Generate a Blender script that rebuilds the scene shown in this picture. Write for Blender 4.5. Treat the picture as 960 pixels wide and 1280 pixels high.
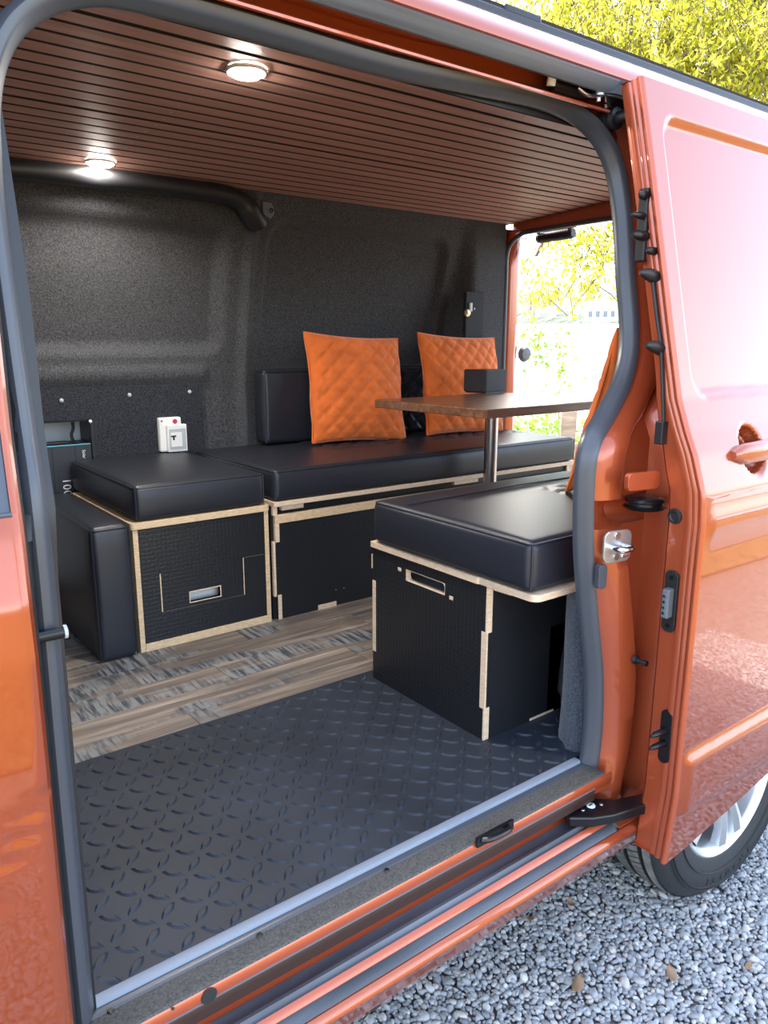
import bpy, bmesh, math, random
import numpy as np
from mathutils import Vector, Matrix
random.seed(7); rng = np.random.default_rng(7)
for o in list(bpy.data.objects): bpy.data.objects.remove(o)
scene = bpy.context.scene
COL = scene.collection
R = math.radians

# ------------------------------------------------------------------ camera
CAM = np.array([0.0, 0.0, 1.49]); FPX = 950.0; YAW = R(37.3); PITCH = R(12.5)
cd = bpy.data.cameras.new('camera'); cam = bpy.data.objects.new('camera', cd); COL.objects.link(cam)
cam.location = CAM; cam.rotation_euler = (R(90) - PITCH, R(-0.05), -YAW)
cd.sensor_fit = 'VERTICAL'; cd.sensor_height = 36; cd.lens = FPX / 1280 * 36; cd.clip_start = 0.02; cd.clip_end = 1000
scene.camera = cam
# ------------------------------------------------------------------ sky, sun, exposure
w = bpy.data.worlds.new('world'); scene.world = w; w.use_nodes = True
nt = w.node_tree; bg = nt.nodes['Background']
sky = nt.nodes.new('ShaderNodeTexSky'); sky.sky_type = 'NISHITA'; sky.sun_disc = False
sky.sun_elevation = R(48); sky.sun_rotation = R(-8); sky.altitude = 50; sky.dust_density = 2.2; sky.ozone_density = 1.0
hsv = nt.nodes.new('ShaderNodeHueSaturation'); hsv.inputs['Saturation'].default_value = .74; nt.links.new(sky.outputs[0], hsv.inputs['Color'])
nt.links.new(hsv.outputs[0], bg.inputs[0]); bg.inputs[1].default_value = 0.33
sd = bpy.data.lights.new('sun', 'SUN'); sun = bpy.data.objects.new('sun', sd); COL.objects.link(sun)
sd.energy = 4.5; sd.angle = R(0.6); sd.color = (1, .93, .82)
sun.rotation_euler = Vector((-.10, .66, .74)).to_track_quat('Z', 'Y').to_euler()
vs = scene.view_settings; vs.view_transform = 'Standard'; vs.look = 'None'; vs.gamma = 1; vs.use_curve_mapping = False
vs.exposure = 1.95

# ------------------------------------------------------------------ pixel helpers (a pixel gives a direction)
_fw = np.array([math.sin(YAW)*math.cos(PITCH), math.cos(YAW)*math.cos(PITCH), -math.sin(PITCH)])
_rt = np.array([math.cos(YAW), -math.sin(YAW), 0.]); _up = np.cross(_rt, _fw)
def ray(px, py): return _rt*(px-480)/FPX + _up*(640-py)/FPX + _fw
def aty(px, py, Y): d = ray(px, py); return CAM + d*(Y/d[1])
def atx(px, py, X): d = ray(px, py); return CAM + d*(X/d[0])
def atz(px, py, Z): d = ray(px, py); return CAM + d*((Z-CAM[2])/d[2])
SKZ = [.30, .396, .56, .83, 1.08, 1.146, 1.207, 1.281, 1.325, 1.385, 1.534, 1.83, 2.005, 2.1]
SKY_ = [.90, .881, .868, .866, .865, .864, .869, .893, .913, .936, .970, 1.036, 1.077, 1.10]
def yskin(z): return float(np.interp(z, SKZ, SKY_))
def yseal(z): return max(.960, yskin(z) + .062)
def onsurf(px, py, f):
    Y = 1.0
    for _ in range(30): p = aty(px, py, Y); Y = .5*Y + .5*f(p[2])
    return aty(px, py, Y)

# ------------------------------------------------------------------ materials
MATS = {}
def M(name, col, rough=.5, metal=0., coat=0., spec=.5, bump=None, var=None, sheen=0., bscale3=None, emit=None, col2=None, coord='Object'):
    m = bpy.data.materials.new(name); m.use_nodes = True; n = m.node_tree.nodes; l = m.node_tree.links
    b = n['Principled BSDF']; MATS[name] = m
    b.inputs['Base Color'].default_value = (*col, 1); b.inputs['Roughness'].default_value = rough
    b.inputs['Metallic'].default_value = metal; b.inputs['Coat Weight'].default_value = coat
    b.inputs['Coat Roughness'].default_value = .03; b.inputs['Specular IOR Level'].default_value = spec
    if sheen: b.inputs['Sheen Weight'].default_value = sheen; b.inputs['Sheen Roughness'].default_value = .4
    tc = None
    def coords(scale3):
        t = n.new('ShaderNodeTexCoord'); mp = n.new('ShaderNodeMapping'); l.new(t.outputs[coord], mp.inputs[0])
        if scale3: mp.inputs['Scale'].default_value = scale3
        return mp.outputs[0]
    if var:
        no = n.new('ShaderNodeTexNoise'); no.inputs['Scale'].default_value = var[0]; no.inputs['Detail'].default_value = 6
        l.new(coords(bscale3), no.inputs['Vector'])
        r = n.new('ShaderNodeValToRGB'); r.color_ramp.elements[0].position = .3; r.color_ramp.elements[1].position = .7
        c2 = col2 or tuple(min(1, c*(1+var[1])) for c in col)
        c1 = col if col2 else tuple(c*(1-var[1]) for c in col)
        r.color_ramp.elements[0].color = (*c1, 1); r.color_ramp.elements[1].color = (*c2, 1)
        l.new(no.outputs[0], r.inputs[0]); l.new(r.outputs[0], b.inputs['Base Color'])
    if bump:
        no = n.new('ShaderNodeTexNoise'); no.inputs['Scale'].default_value = bump[0]; no.inputs['Detail'].default_value = 5
        l.new(coords(bscale3), no.inputs['Vector'])
        bp = n.new('ShaderNodeBump'); bp.inputs['Strength'].default_value = bump[1]; bp.inputs['Distance'].default_value = bump[2] if len(bump) > 2 else .002
        l.new(no.outputs[0], bp.inputs['Height']); l.new(bp.outputs[0], b.inputs['Normal'])
    if emit: b.inputs['Emission Color'].default_value = (*emit[0], 1); b.inputs['Emission Strength'].default_value = emit[1]
    return m
paint = M('orange_paint', (.33, .060, .016), .30, metal=.5, coat=1.0)
paint.node_tree.nodes['Principled BSDF'].inputs['Coat IOR'].default_value = 1.52
paint_in = M('orange_inner_paint', (.40, .075, .026), .32, metal=.3, coat=.8)
rubber = M('seal_rubber', (.055, .062, .076), .36, spec=.6, bump=(300, .05, .0005))
blackp = M('black_plastic', (.012, .012, .014), .45)
blackm = M('black_metal', (.012, .012, .014), .28, metal=.3)
greyband = M('grey_weathered_trim', (.10, .11, .125), .38, spec=.6, var=(6, .35), bscale3=(.3, 8, 8))
stepgrey = M('scuffed_step_rubber', (.075, .085, .10), .45, var=(5, .5), bscale3=(.6, 6, 6), bump=(60, .1, .001))
antislip = M('grit_strip', (.075, .07, .062), .8, bump=(500, .8, .002), var=(300, .5))
palestrip = M('pale_edge_strip', (.22, .25, .30), .5)
carpet = M('charcoal_carpet', (.028, .029, .033), .95, spec=.1, bump=(230, .6, .003), var=(210, .75), sheen=.12, col2=(.102, .103, .110))
carpet2 = M('dark_carpet_board', (.012, .013, .017), .95, spec=.1, bump=(220, .7, .003), var=(200, .8), sheen=.12, col2=(.052, .055, .066))
carpet3 = M('grey_trim_carpet', (.06, .07, .09), .95, spec=.1, bump=(380, .9, .003), var=(200, .5), sheen=.4)
leather = M('black_leather', (.015, .017, .025), .42, spec=.5, bump=(350, .25, .001))
stitch = M('grey_stitching', (.10, .09, .10), .6)
ply = M('birch_ply', (.66, .47, .28), .55, var=(9, .22), bscale3=(6, 6, 40), bump=(80, .08, .001))
plyh = M('birch_ply_pale', (.70, .52, .36), .55, var=(9, .18), bscale3=(6, 6, 40))
orangev = M('orange_velvet', (.66, .145, .028), .75, spec=.2, sheen=.4, var=(14, .16), bump=(250, .15, .001))
steel = M('brushed_steel', (.55, .55, .56), .28, metal=1.0)
chrome = M('chrome', (.75, .75, .76), .12, metal=1.0)
silver = M('silver_alloy', (.66, .67, .68), .32, metal=.85)
whitep = M('white_plastic', (.80, .79, .75), .4)
greyp = M('grey_plastic', (.12, .135, .15), .5)
lgrey = M('light_grey_paint', (.45, .48, .50), .45)
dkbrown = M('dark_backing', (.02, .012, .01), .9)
under = M('underbody_black', (.015, .015, .016), .8)
glass = M('dark_glass', (.05, .06, .075), .06, coat=.4, bump=(40, .02, .001))
tyre = M('tyre_rubber', (.020, .021, .023), .62, bump=(120, .1, .001))
tyretread = M('dusty_tread', (.17, .168, .16), .8, var=(40, .3))
white = M('white_print', (.8, .82, .85), .5)
blue = M('blue_bag', (.03, .08, .75), .5)
teal = M('teal_edge', (.10, .42, .52), .4)
red = M('red_sticker', (.45, .02, .05), .5)
stationm = M('matt_black_casing', (.022, .026, .034), .5)
leaflamp = M('lamp_lens', (1, .95, .85), .3, emit=((1, .94, .84), 90))

def hexmat():
    m = M('hex_black_ply', (.011, .012, .015), .38, spec=.5); n = m.node_tree.nodes; l = m.node_tree.links; b = n['Principled BSDF']
    t = n.new('ShaderNodeTexCoord'); mp = n.new('ShaderNodeMapping'); l.new(t.outputs['Object'], mp.inputs[0])
    v = n.new('ShaderNodeTexVoronoi'); v.feature = 'DISTANCE_TO_EDGE'; v.inputs['Scale'].default_value = 75; v.inputs['Randomness'].default_value = .2
    l.new(mp.outputs[0], v.inputs['Vector'])
    bp = n.new('ShaderNodeBump'); bp.inputs['Strength'].default_value = .6; bp.inputs['Distance'].default_value = .003
    l.new(v.outputs[0], bp.inputs['Height']); l.new(bp.outputs[0], b.inputs['Normal']); return m
hexply = hexmat()

def woodmat(name, c1, c2, c3, sc, rough=.45, coat=0., obrand=True, ring=2.0):
    m = M(name, c1, rough, coat=coat); n = m.node_tree.nodes; l = m.node_tree.links; b = n['Principled BSDF']
    t = n.new('ShaderNodeTexCoord'); mp = n.new('ShaderNodeMapping'); l.new(t.outputs['Object'], mp.inputs[0]); mp.inputs['Scale'].default_value = sc
    if obrand:
        oi = n.new('ShaderNodeObjectInfo'); mu = n.new('ShaderNodeMath'); mu.operation = 'MULTIPLY'; mu.inputs[1].default_value = 37
        l.new(oi.outputs['Random'], mu.inputs[0]); cb = n.new('ShaderNodeCombineXYZ'); l.new(mu.outputs[0], cb.inputs[0]); l.new(mu.outputs[0], cb.inputs[1]); l.new(cb.outputs[0], mp.inputs['Location'])
    no = n.new('ShaderNodeTexNoise'); no.inputs['Scale'].default_value = 1; no.inputs['Detail'].default_value = 9; no.inputs['Roughness'].default_value = .65; no.inputs['Distortion'].default_value = .4
    l.new(mp.outputs[0], no.inputs['Vector'])
    r = n.new('ShaderNodeValToRGB'); e = r.color_ramp.elements
    e[0].position = .3; e[0].color = (*c1, 1); e[1].position = .72; e[1].color = (*c3, 1); k = e.new(.5); k.color = (*c2, 1)
    l.new(no.outputs[0], r.inputs[0]); l.new(r.outputs[0], b.inputs['Base Color'])
    bp = n.new('ShaderNodeBump'); bp.inputs['Strength'].default_value = .2; bp.inputs['Distance'].default_value = .002
    l.new(no.outputs[0], bp.inputs['Height']); l.new(bp.outputs[0], b.inputs['Normal']); return m
slatm = woodmat('stained_ceiling_wood', (.31, .165, .135), (.39, .21, .17), (.48, .265, .215), (1.2, 40, 40), .48)
slatm.node_tree.nodes['Principled BSDF'].inputs['Specular IOR Level'].default_value = .22
for _n in slatm.node_tree.nodes:
    if _n.type == 'BUMP': _n.inputs['Strength'].default_value = .02
tablem = woodmat('walnut_table', (.075, .030, .016), (.17, .072, .036), (.29, .14, .075), (3, 45, 45), .36, coat=.3, obrand=False)
fencem = woodmat('weathered_fence_wood', (.20, .15, .10), (.30, .23, .16), (.42, .33, .24), (6, 6, 30), .8)

def plankmat():
    m = woodmat('distressed_vinyl_plank', (.065, .066, .072), (.20, .155, .12), (.42, .35, .28), (2.2, 34, 10), .42)
    n = m.node_tree.nodes; l = m.node_tree.links; b = n['Principled BSDF']
    src = b.inputs['Base Color'].links[0].from_socket
    t = n.new('ShaderNodeTexCoord'); mp = n.new('ShaderNodeMapping'); l.new(t.outputs['Object'], mp.inputs[0]); mp.inputs['Scale'].default_value = (3.0, 7, 1)
    oi = n.new('ShaderNodeObjectInfo'); mu = n.new('ShaderNodeMath'); mu.operation = 'MULTIPLY'; mu.inputs[1].default_value = 91
    l.new(oi.outputs['Random'], mu.inputs[0]); cb = n.new('ShaderNodeCombineXYZ'); l.new(mu.outputs[0], cb.inputs[0]); l.new(cb.outputs[0], mp.inputs['Location'])
    a = n.new('ShaderNodeTexNoise'); a.inputs['Scale'].default_value = 1; a.inputs['Detail'].default_value = 3; l.new(mp.outputs[0], a.inputs['Vector'])
    ra = n.new('ShaderNodeValToRGB'); ra.color_ramp.elements[0].position = .50; ra.color_ramp.elements[1].position = .60; l.new(a.outputs[0], ra.inputs[0])
    mp2 = n.new('ShaderNodeMapping'); mp2.inputs['Scale'].default_value = (95, 10, 1); l.new(t.outputs['Object'], mp2.inputs[0]); l.new(cb.outputs[0], mp2.inputs['Location'])
    c = n.new('ShaderNodeTexNoise'); c.inputs['Scale'].default_value = 1; c.inputs['Detail'].default_value = 4; l.new(mp2.outputs[0], c.inputs['Vector'])
    rc = n.new('ShaderNodeValToRGB'); rc.color_ramp.elements[0].position = .42; rc.color_ramp.elements[0].color = (.05, .058, .07, 1); rc.color_ramp.elements[1].position = .58; rc.color_ramp.elements[1].color = (.24, .24, .23, 1)
    l.new(c.outputs[0], rc.inputs[0])
    mx = n.new('ShaderNodeMix'); mx.data_type = 'RGBA'; l.new(ra.outputs[0], mx.inputs[0]); l.new(src, mx.inputs[6]); l.new(rc.outputs[0], mx.inputs[7])
    l.new(mx.outputs[2], b.inputs['Base Color']); return m
plankm = plankmat()

def islandmat(name, cols, rough=.6, trans=0.):
    m = M(name, cols[0], rough); n = m.node_tree.nodes; l = m.node_tree.links; b = n['Principled BSDF']
    g = n.new('ShaderNodeNewGeometry'); oi = n.new('ShaderNodeObjectInfo'); ad = n.new('ShaderNodeMath'); ad.operation = 'ADD'
    l.new(g.outputs['Random Per Island'], ad.inputs[0]); l.new(oi.outputs['Random'], ad.inputs[1])
    fr = n.new('ShaderNodeMath'); fr.operation = 'FRACT'; l.new(ad.outputs[0], fr.inputs[0])
    r = n.new('ShaderNodeValToRGB'); r.color_ramp.interpolation = 'LINEAR'; e = r.color_ramp.elements
    e[0].color = (*cols[0], 1); e[0].position = 0; e[1].color = (*cols[-1], 1); e[1].position = 1
    for i, c in enumerate(cols[1:-1]): k = e.new((i+1)/(len(cols)-1)); k.color = (*c, 1)
    l.new(fr.outputs[0], r.inputs[0]); l.new(r.outputs[0], b.inputs['Base Color'])
    if trans:
        tr = n.new('ShaderNodeBsdfTranslucent'); l.new(r.outputs[0], tr.inputs[0]); ms = n.new('ShaderNodeMixShader'); ms.inputs[0].default_value = trans
        l.new(b.outputs[0], ms.inputs[1]); l.new(tr.outputs[0], ms.inputs[2]); l.new(ms.outputs[0], n['Material Output'].inputs[0])
    return m
pebm = islandmat('river_pebbles', [(.24, .25, .26), (.40, .40, .39), (.30, .315, .33), (.48, .48, .47), (.19, .20, .21), (.37, .375, .38), (.52, .46, .41), (.32, .335, .35), (.44, .445, .44), (.62, .62, .61)], .55)
leafm = islandmat('yellow_green_leaves', [(.50, .52, .04), (.66, .62, .06), (.36, .42, .03), (.74, .64, .08), (.52, .52, .07)], .45, .65)
leafg = islandmat('green_leaves', [(.16, .30, .03), (.28, .42, .06), (.20, .34, .05)], .45, .5)

# ------------------------------------------------------------------ mesh helpers
class MB:
    def __init__(s): s.v = []; s.f = []
    def add(s, v, f):
        o = len(s.v); s.v += [tuple(map(float, p)) for p in v]; s.f += [tuple(i+o for i in q) for q in f]; return s
    def box(s, x0, x1, y0, y1, z0, z1, mtx=None):
        v = [(x, y, z) for z in (z0, z1) for y in (y0, y1) for x in (x0, x1)]
        if mtx is not None: v = [tuple(mtx @ Vector(p)) for p in v]
        return s.add(v, [(0, 2, 3, 1), (4, 5, 7, 6), (0, 1, 5, 4), (2, 6, 7, 3), (0, 4, 6, 2), (1, 3, 7, 5)])
    def tube(s, pts, r, n=10, cap=True, flat=1.0):
        pts = [Vector(p) for p in pts]; N = len(pts); rs = r if isinstance(r, (list, tuple)) else [r]*N
        t0 = (pts[1]-pts[0]).normalized(); up = Vector((0, 0, 1)) if abs(t0.z) < .9 else Vector((1, 0, 0)); V = []
        for i, p in enumerate(pts):
            t = (pts[min(i+1, N-1)] - pts[max(i-1, 0)]).normalized(); a = t.cross(up).normalized(); b = a.cross(t)
            up = b
            for k in range(n):
                q = 2*math.pi*k/n; V.append(p + (a*math.cos(q) + b*math.sin(q)*flat)*rs[i])
        F = [(i*n+k, i*n+(k+1) % n, (i+1)*n+(k+1) % n, (i+1)*n+k) for i in range(N-1) for k in range(n)]
        if cap: F += [tuple(range(n-1, -1, -1)), tuple((N-1)*n+k for k in range(n))]
        return s.add(V, F)
    def cyl(s, p, d, r, L, n=20, r2=None):
        d = Vector(d).normalized(); p = Vector(p); return s.tube([p, p + d*L], [r, r if r2 is None else r2], n)
    def lathe(s, prof, c, axis='y', n=48):   # prof: (along axis, radius)
        V = []
        for a, r in prof:
            for k in range(n):
                q = 2*math.pi*k/n; u, w_ = r*math.cos(q), r*math.sin(q)
                V.append({'y': (c[0]+u, c[1]+a, c[2]+w_), 'z': (c[0]+u, c[1]+w_, c[2]+a), 'x': (c[0]+a, c[1]+u, c[2]+w_)}[axis])
        F = [(i*n+k, i*n+(k+1) % n, (i+1)*n+(k+1) % n, (i+1)*n+k) for i in range(len(prof)-1) for k in range(n)]
        return s.add(V, F)
    def grid(s, fn, us, vs):
        V = [fn(u, v) for v in vs for u in us]; n = len(us)
        return s.add(V, [(j*n+i, j*n+i+1, (j+1)*n+i+1, (j+1)*n+i) for j in range(len(vs)-1) for i in range(n-1)])
    def cut(s, fn):
        s.f = [q for q in s.f if not fn(np.mean([s.v[i] for i in q], axis=0))]; return s
    def prism(s, poly, a0, a1, axis='y'):   # polygon in the other two axes, extruded
        def P(u, v, a): return {'y': (u, a, v), 'x': (a, u, v), 'z': (u, v, a)}[axis]
        n = len(poly); V = [P(u, v, a0) for u, v in poly] + [P(u, v, a1) for u, v in poly]
        return s.add(V, [tuple(range(n)), tuple(range(2*n-1, n-1, -1))] + [(i, (i+1) % n, n+(i+1) % n, n+i) for i in range(n)])
    def build(s, name, mat, parent=None, smooth=False, bevel=0, solid=0, fixn=True, seg=2):
        me = bpy.data.meshes.new(name); me.from_pydata(s.v, [], s.f)
        if fixn:
            bm = bmesh.new(); bm.from_mesh(me); bmesh.ops.recalc_face_normals(bm, faces=bm.faces); bm.to_mesh(me); bm.free()
        if smooth:
            me.polygons.foreach_set('use_smooth', [True]*len(me.polygons))
            if smooth != 'all':
                try: me.set_sharp_from_angle(angle=R(smooth if smooth is not True else 40))
                except Exception: pass
        me.materials.append(mat); o = bpy.data.objects.new(name, me); COL.objects.link(o)
        if parent is not None: o.parent = parent; o.matrix_parent_inverse = parent_inv(parent)
        if solid: md = o.modifiers.new('solid', 'SOLIDIFY'); md.thickness = solid; md.offset = 0
        if bevel:
            md = o.modifiers.new('bevel', 'BEVEL'); md.width = bevel; md.segments = seg; md.limit_method = 'ANGLE'; md.angle_limit = R(35)
        return o
def parent_inv(p): return Matrix.LocRotScale(p.location, p.rotation_euler, p.scale).inverted()
def tag(o, label, cat, group=None, kind=None):
    if label: o['label'] = label
    if cat: o['category'] = cat
    if group: o['group'] = group
    if kind: o['kind'] = kind
    return o
def thing(name, label, cat, loc, group=None):
    o = bpy.data.objects.new(name, None); COL.objects.link(o); o.location = loc; o.empty_display_size = .1; return tag(o, label, cat, group)
def struct(o, label=None, cat=None): o['kind'] = 'structure'; tag(o, label, cat); return o
def box(name, mat, parent, *d, bevel=.0, mtx=None): return MB().box(*d, mtx=mtx).build(name, mat, parent, bevel=bevel)
def catmull(pts, n=6):
    P = [np.array(p, float) for p in pts]; P = [2*P[0]-P[1]] + P + [2*P[-1]-P[-2]]; out = []
    for i in range(1, len(P)-2):
        for k in range(n):
            t = k/n; a, b, c, d = P[i-1], P[i], P[i+1], P[i+2]
            out.append(.5*((2*b) + (-a+c)*t + (2*a-5*b+4*c-d)*t*t + (-a+3*b-3*c+d)*t**3))
    out.append(P[-2]); return out
def samples(a, b, r, n, m=3):
    L = [a + r*k/m for k in range(m)] + list(np.linspace(a+r, b-r, n)) + [b - r*(m-1-k)/m for k in range(m)]
    return L
def cushion_mesh(x0, x1, y0, y1, z0, z1, r=.018, puff=.008, n=10, disp=None, nn=None):
    mb = MB(); nx, ny, nz = nn or (n, n, 4); xs = samples(x0, x1, r, nx); ys = samples(y0, y1, r, ny); zs = samples(z0, z1, r, nz)
    c = ((x0+x1)/2, (y0+y1)/2, (z0+z1)/2); h = ((x1-x0)/2, (y1-y0)/2, (z1-z0)/2)
    def rp(x, y, z):
        q = Vector((min(max(x, x0+r), x1-r), min(max(y, y0+r), y1-r), min(max(z, z0+r), z1-r)))
        d = Vector((x, y, z)) - q
        nrm = d.normalized() if d.length > 1e-9 else Vector((0, 0, 1)); p = q + nrm*r
        u, v, t = (x-c[0])/h[0], (y-c[1])/h[1], (z-c[2])/h[2]
        k = lambda a: max(0, 1-a*a)
        pz = puff*k(u)**.5*k(v)**.5; py = puff*.8*k(u)**.4*k(t); px_ = puff*.8*k(v)**.4*k(t)
        p = p + Vector((nrm.x*px_, nrm.y*py, max(nrm.z, 0)*pz))
        if disp: p = p + nrm*disp(x, y, z, nrm)
        return tuple(p)
    mb.grid(lambda a, b: rp(a, b, z1), xs, ys); mb.grid(lambda a, b: rp(a, b, z0), xs, ys)
    mb.grid(lambda a, b: rp(a, y0, b), xs, zs); mb.grid(lambda a, b: rp(a, y1, b), xs, zs)
    mb.grid(lambda a, b: rp(x0, a, b), ys, zs); mb.grid(lambda a, b: rp(x1, a, b), ys, zs)
    return mb
def weld(o, d=.0004):
    bm = bmesh.new(); bm.from_mesh(o.data); bmesh.ops.remove_doubles(bm, verts=bm.verts, dist=d); bmesh.ops.recalc_face_normals(bm, faces=bm.faces); bm.to_mesh(o.data); bm.free()
    o.data.polygons.foreach_set('use_smooth', [True]*len(o.data.polygons)); return o
def rrect(x0, x1, y0, y1, r, n=5):
    P = []
    for cx, cy, a in ((x1-r, y1-r, 0), (x0+r, y1-r, 90), (x0+r, y0+r, 180), (x1-r, y0+r, 270)):
        for k in range(n+1): q = R(a + 90*k/n); P.append((cx + r*math.cos(q), cy + r*math.sin(q)))
    return P
def text_mesh(txt, size, name, mat, parent, mtx, extrude=.0006, spacing=1.0):
    c = bpy.data.curves.new(name, 'FONT'); c.body = txt; c.size = size; c.extrude = extrude; c.space_character = spacing; c.align_x = 'CENTER'; c.align_y = 'CENTER'
    t = bpy.data.objects.new('tmp', c); COL.objects.link(t); bpy.context.view_layer.update()
    me = bpy.data.meshes.new_from_object(t.evaluated_get(bpy.context.evaluated_depsgraph_get())); bpy.data.objects.remove(t)
    me.name = name; me.transform(mtx); me.materials.clear(); me.materials.append(mat)
    o = bpy.data.objects.new(name, me); COL.objects.link(o); o.parent = parent; o.matrix_parent_inverse = parent_inv(parent); return o
# ================================================================== THE SETTING: ground and van interior shell
FZ = .56
ground = struct(MB().grid(lambda x, y: (x, y, -.006), np.linspace(-14, 14, 8), np.linspace(-14, 16, 8)).build('ground', M('gravel_ground', (.19, .17, .15), .85, bump=(60, .8, .01), var=(45, .45))), 'grey pebble gravel driveway under the van')
# floor: dark sub floor with vinyl planks on it
struct(MB().grid(lambda x, y: (x, y, .022 + .02*math.sin(x*1.3)*math.sin(y)), np.linspace(-10, 14, 30), np.linspace(-14, -0.95, 18)).build('reflector', M('golden_reflector', (.10, .065, .015), .9, var=(28, .6), col2=(.36, .23, .05), bump=(40, .8, .02)), None, smooth='all'), 'unseen golden lawn on the open side of the van')  # mottled gold ground added out of view so the doors reflect gold
floor = struct(MB().box(.12, 2.80, .985, 2.86, .50, .554).build('floor', under), 'van floor of weathered wood-look planks')
row = 0; yy = 1.50; PW = .118
while yy < 2.80:
    off = (row*.41) % 1.0; x = .12 - off
    while x < 2.80:
        a, b = max(.12, x), min(2.80, x + .98)
        if b - a > .03: box('plank', plankm, floor, a+.0007, b-.0007, yy+.0007, min(yy+PW, 2.85)-.0007, .5542, FZ, bevel=.0008)
        x += .98
    yy += PW; row += 1
# ceiling slats
def zc(y): return 2.092 - .02*(y-1.03)**2
ceiling = struct(MB().grid(lambda x, y: (x, y, zc(y)+.0075), [.10, 2.79], np.linspace(1.12, 2.72, 40)).build('ceiling', dkbrown, solid=.006), 'van ceiling of dark reddish brown wooden slats')
SL = .0600
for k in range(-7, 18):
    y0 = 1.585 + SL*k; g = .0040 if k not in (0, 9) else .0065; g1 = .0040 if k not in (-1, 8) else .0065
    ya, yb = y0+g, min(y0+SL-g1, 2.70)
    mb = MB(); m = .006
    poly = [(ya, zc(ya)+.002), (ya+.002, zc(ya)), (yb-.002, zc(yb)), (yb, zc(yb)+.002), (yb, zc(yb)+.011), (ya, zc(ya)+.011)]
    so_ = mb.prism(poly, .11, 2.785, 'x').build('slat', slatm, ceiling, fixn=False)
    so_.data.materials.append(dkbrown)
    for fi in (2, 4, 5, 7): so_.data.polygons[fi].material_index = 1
mb = MB()
for xx in (.86, 1.66, 2.42):
    for k in range(-5, 18):
        y = 1.585 + SL*(k+.5); x = xx + .004*math.sin(k*5)
        mb.lathe([(0, .0001), (-.0012, .0022), (-.0002, .0034)], (x, y, zc(y)), 'z', 8)
so = mb.build('screw_heads', steel, ceiling, smooth=True); so['kind'] = 'stuff'
# far side wall, carpeted pressing with two recessed fields
def sst(a, b, x): t = min(max((x-a)/(b-a), 0), 1); return t*t*(3-2*t)
def field(x, z, x0, x1, z0, z1, s, r=.08):
    dx = max(x0+r-x, x-(x1-r), 0); dz = max(z0+r-z, z-(z1-r), 0); d = math.hypot(dx, dz) - r
    return 1 - sst(-s, 0, d)
def ywall(x, z):
    y = float(np.interp(z, [.4, 1.30, 1.42, 1.6, 1.8, 1.95, 2.1], [2.85, 2.85, 2.835, 2.80, 2.755, 2.71, 2.66]))
    y -= .035*field(x, z, 1.415, 1.475, 1.05, 2.2, .03, .02)
    y += .045*field(x, z, .10, 1.36, 1.44, 1.93, .055)
    y += .040*field(x, z, 1.515, 2.45, 1.36, 1.955, .020, .085)
    k = sst(2.50, 2.57, x)*sst(1.05, 1.085, z); y = y*(1-k) + min(y, 2.672)*k
    y -= .018*field(x, z, 0, 1.30, 1.33, 1.42, .04, .03)
    return y
wall_back = struct(MB().grid(lambda x, z: (x, ywall(x, z), z), np.linspace(.10, 2.76, 190), np.linspace(.5, 2.09, 110)).cut(lambda c: .30 < c[0] < .83 and .6 < c[2] < 1.215).build('wall_back', carpet, smooth='all'), 'charcoal carpet lined far side wall of the van')
MB().grid(lambda u, z: (2.76 + .03*u, ywall(2.76, z) + .05*u*u, z), np.linspace(0, 1, 5), np.linspace(.5, 2.02, 30)).build('pillar_return', carpet, wall_back, smooth='all')
# carpeted lower board with a cut-out
BY = 2.836
bd = MB(); bz = .6; bt = 1.335
def board_piece(x0, x1, z0, z1): bd.box(x0, x1, BY, BY+.012, z0, z1)
board_piece(.835, 1.262, bz, bt); board_piece(.30, .835, 1.222, bt)
board = bd.build('carpet_board', carpet2, wall_back)
for p in ((77, 501), (162, 494), (237, 490)):
    q = aty(*p, BY); MB().lathe([(0, .0075), (-.004, .006), (-.006, .0001)], (q[0], BY, q[2]), 'y', 14).build('button_screw', lgrey, wall_back, smooth=True)
q = aty(113, 527, BY); MB().lathe([(0, .006), (-.004, .005), (-.0055, .0001)], (q[0], BY, q[2]), 'y', 14).build('button_screw', whitep, wall_back, smooth=True)
rec = MB(); rec.box(.28, .85, 2.975, 2.985, .6, 1.30); rec.build('recess_panel', lgrey, wall_back)
MB().box(.825, .835, BY+.001, 2.974, .6, 1.23).build('recess_edge', blackp, wall_back)
# bulkhead, near side inner wall
wall_left = struct(MB().box(.06, .10, 1.14, 2.78, .5, 2.06).build('wall_left', carpet), 'carpeted bulkhead behind the cab')
wall_right = struct(MB().grid(lambda x, z: (x, max(.99, yseal(z)+.055), z), np.linspace(1.56, 2.78, 12), np.linspace(.5, 2.08, 30)).build('wall_right', carpet, smooth='all', solid=.012), 'carpeted near side inner wall behind the door pillar')
# black moulded cover along the top of the wall
tp = [aty(-40, 208, 2.64), aty(60, 216, 2.64), aty(160, 227, 2.64), aty(250, 239, 2.64), aty(288, 246, 2.64), aty(305, 256, 2.64), aty(316, 272, 2.65), aty(321, 280, 2.66)]
trim = struct(MB().tube(catmull(tp, 5), [.040]*16 + [.042]*10 + [.048]*10, 14, flat=.8).build('trim_1', blackp, smooth=True), 'black moulded cover along top of the carpeted wall')
q = aty(335, 264, 2.68); b = MB().prism([(q[0]+dx*.018, q[2]+dz*.03) for dx, dz in ((-1.6, 1), (.4, 1), (1, .4), (1, -.3), (.2, -1), (-1.6, -.6))], 2.665, 2.69, 'y').build('bracket_tab', greyp, trim, bevel=.003)
MB().lathe([(-.004, .009), (-.006, .006), (.004, .005)], (q[0]+.004, 2.665, q[2]), 'y', 14).build('bolt_hole', blackm, trim, smooth=True)
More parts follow.
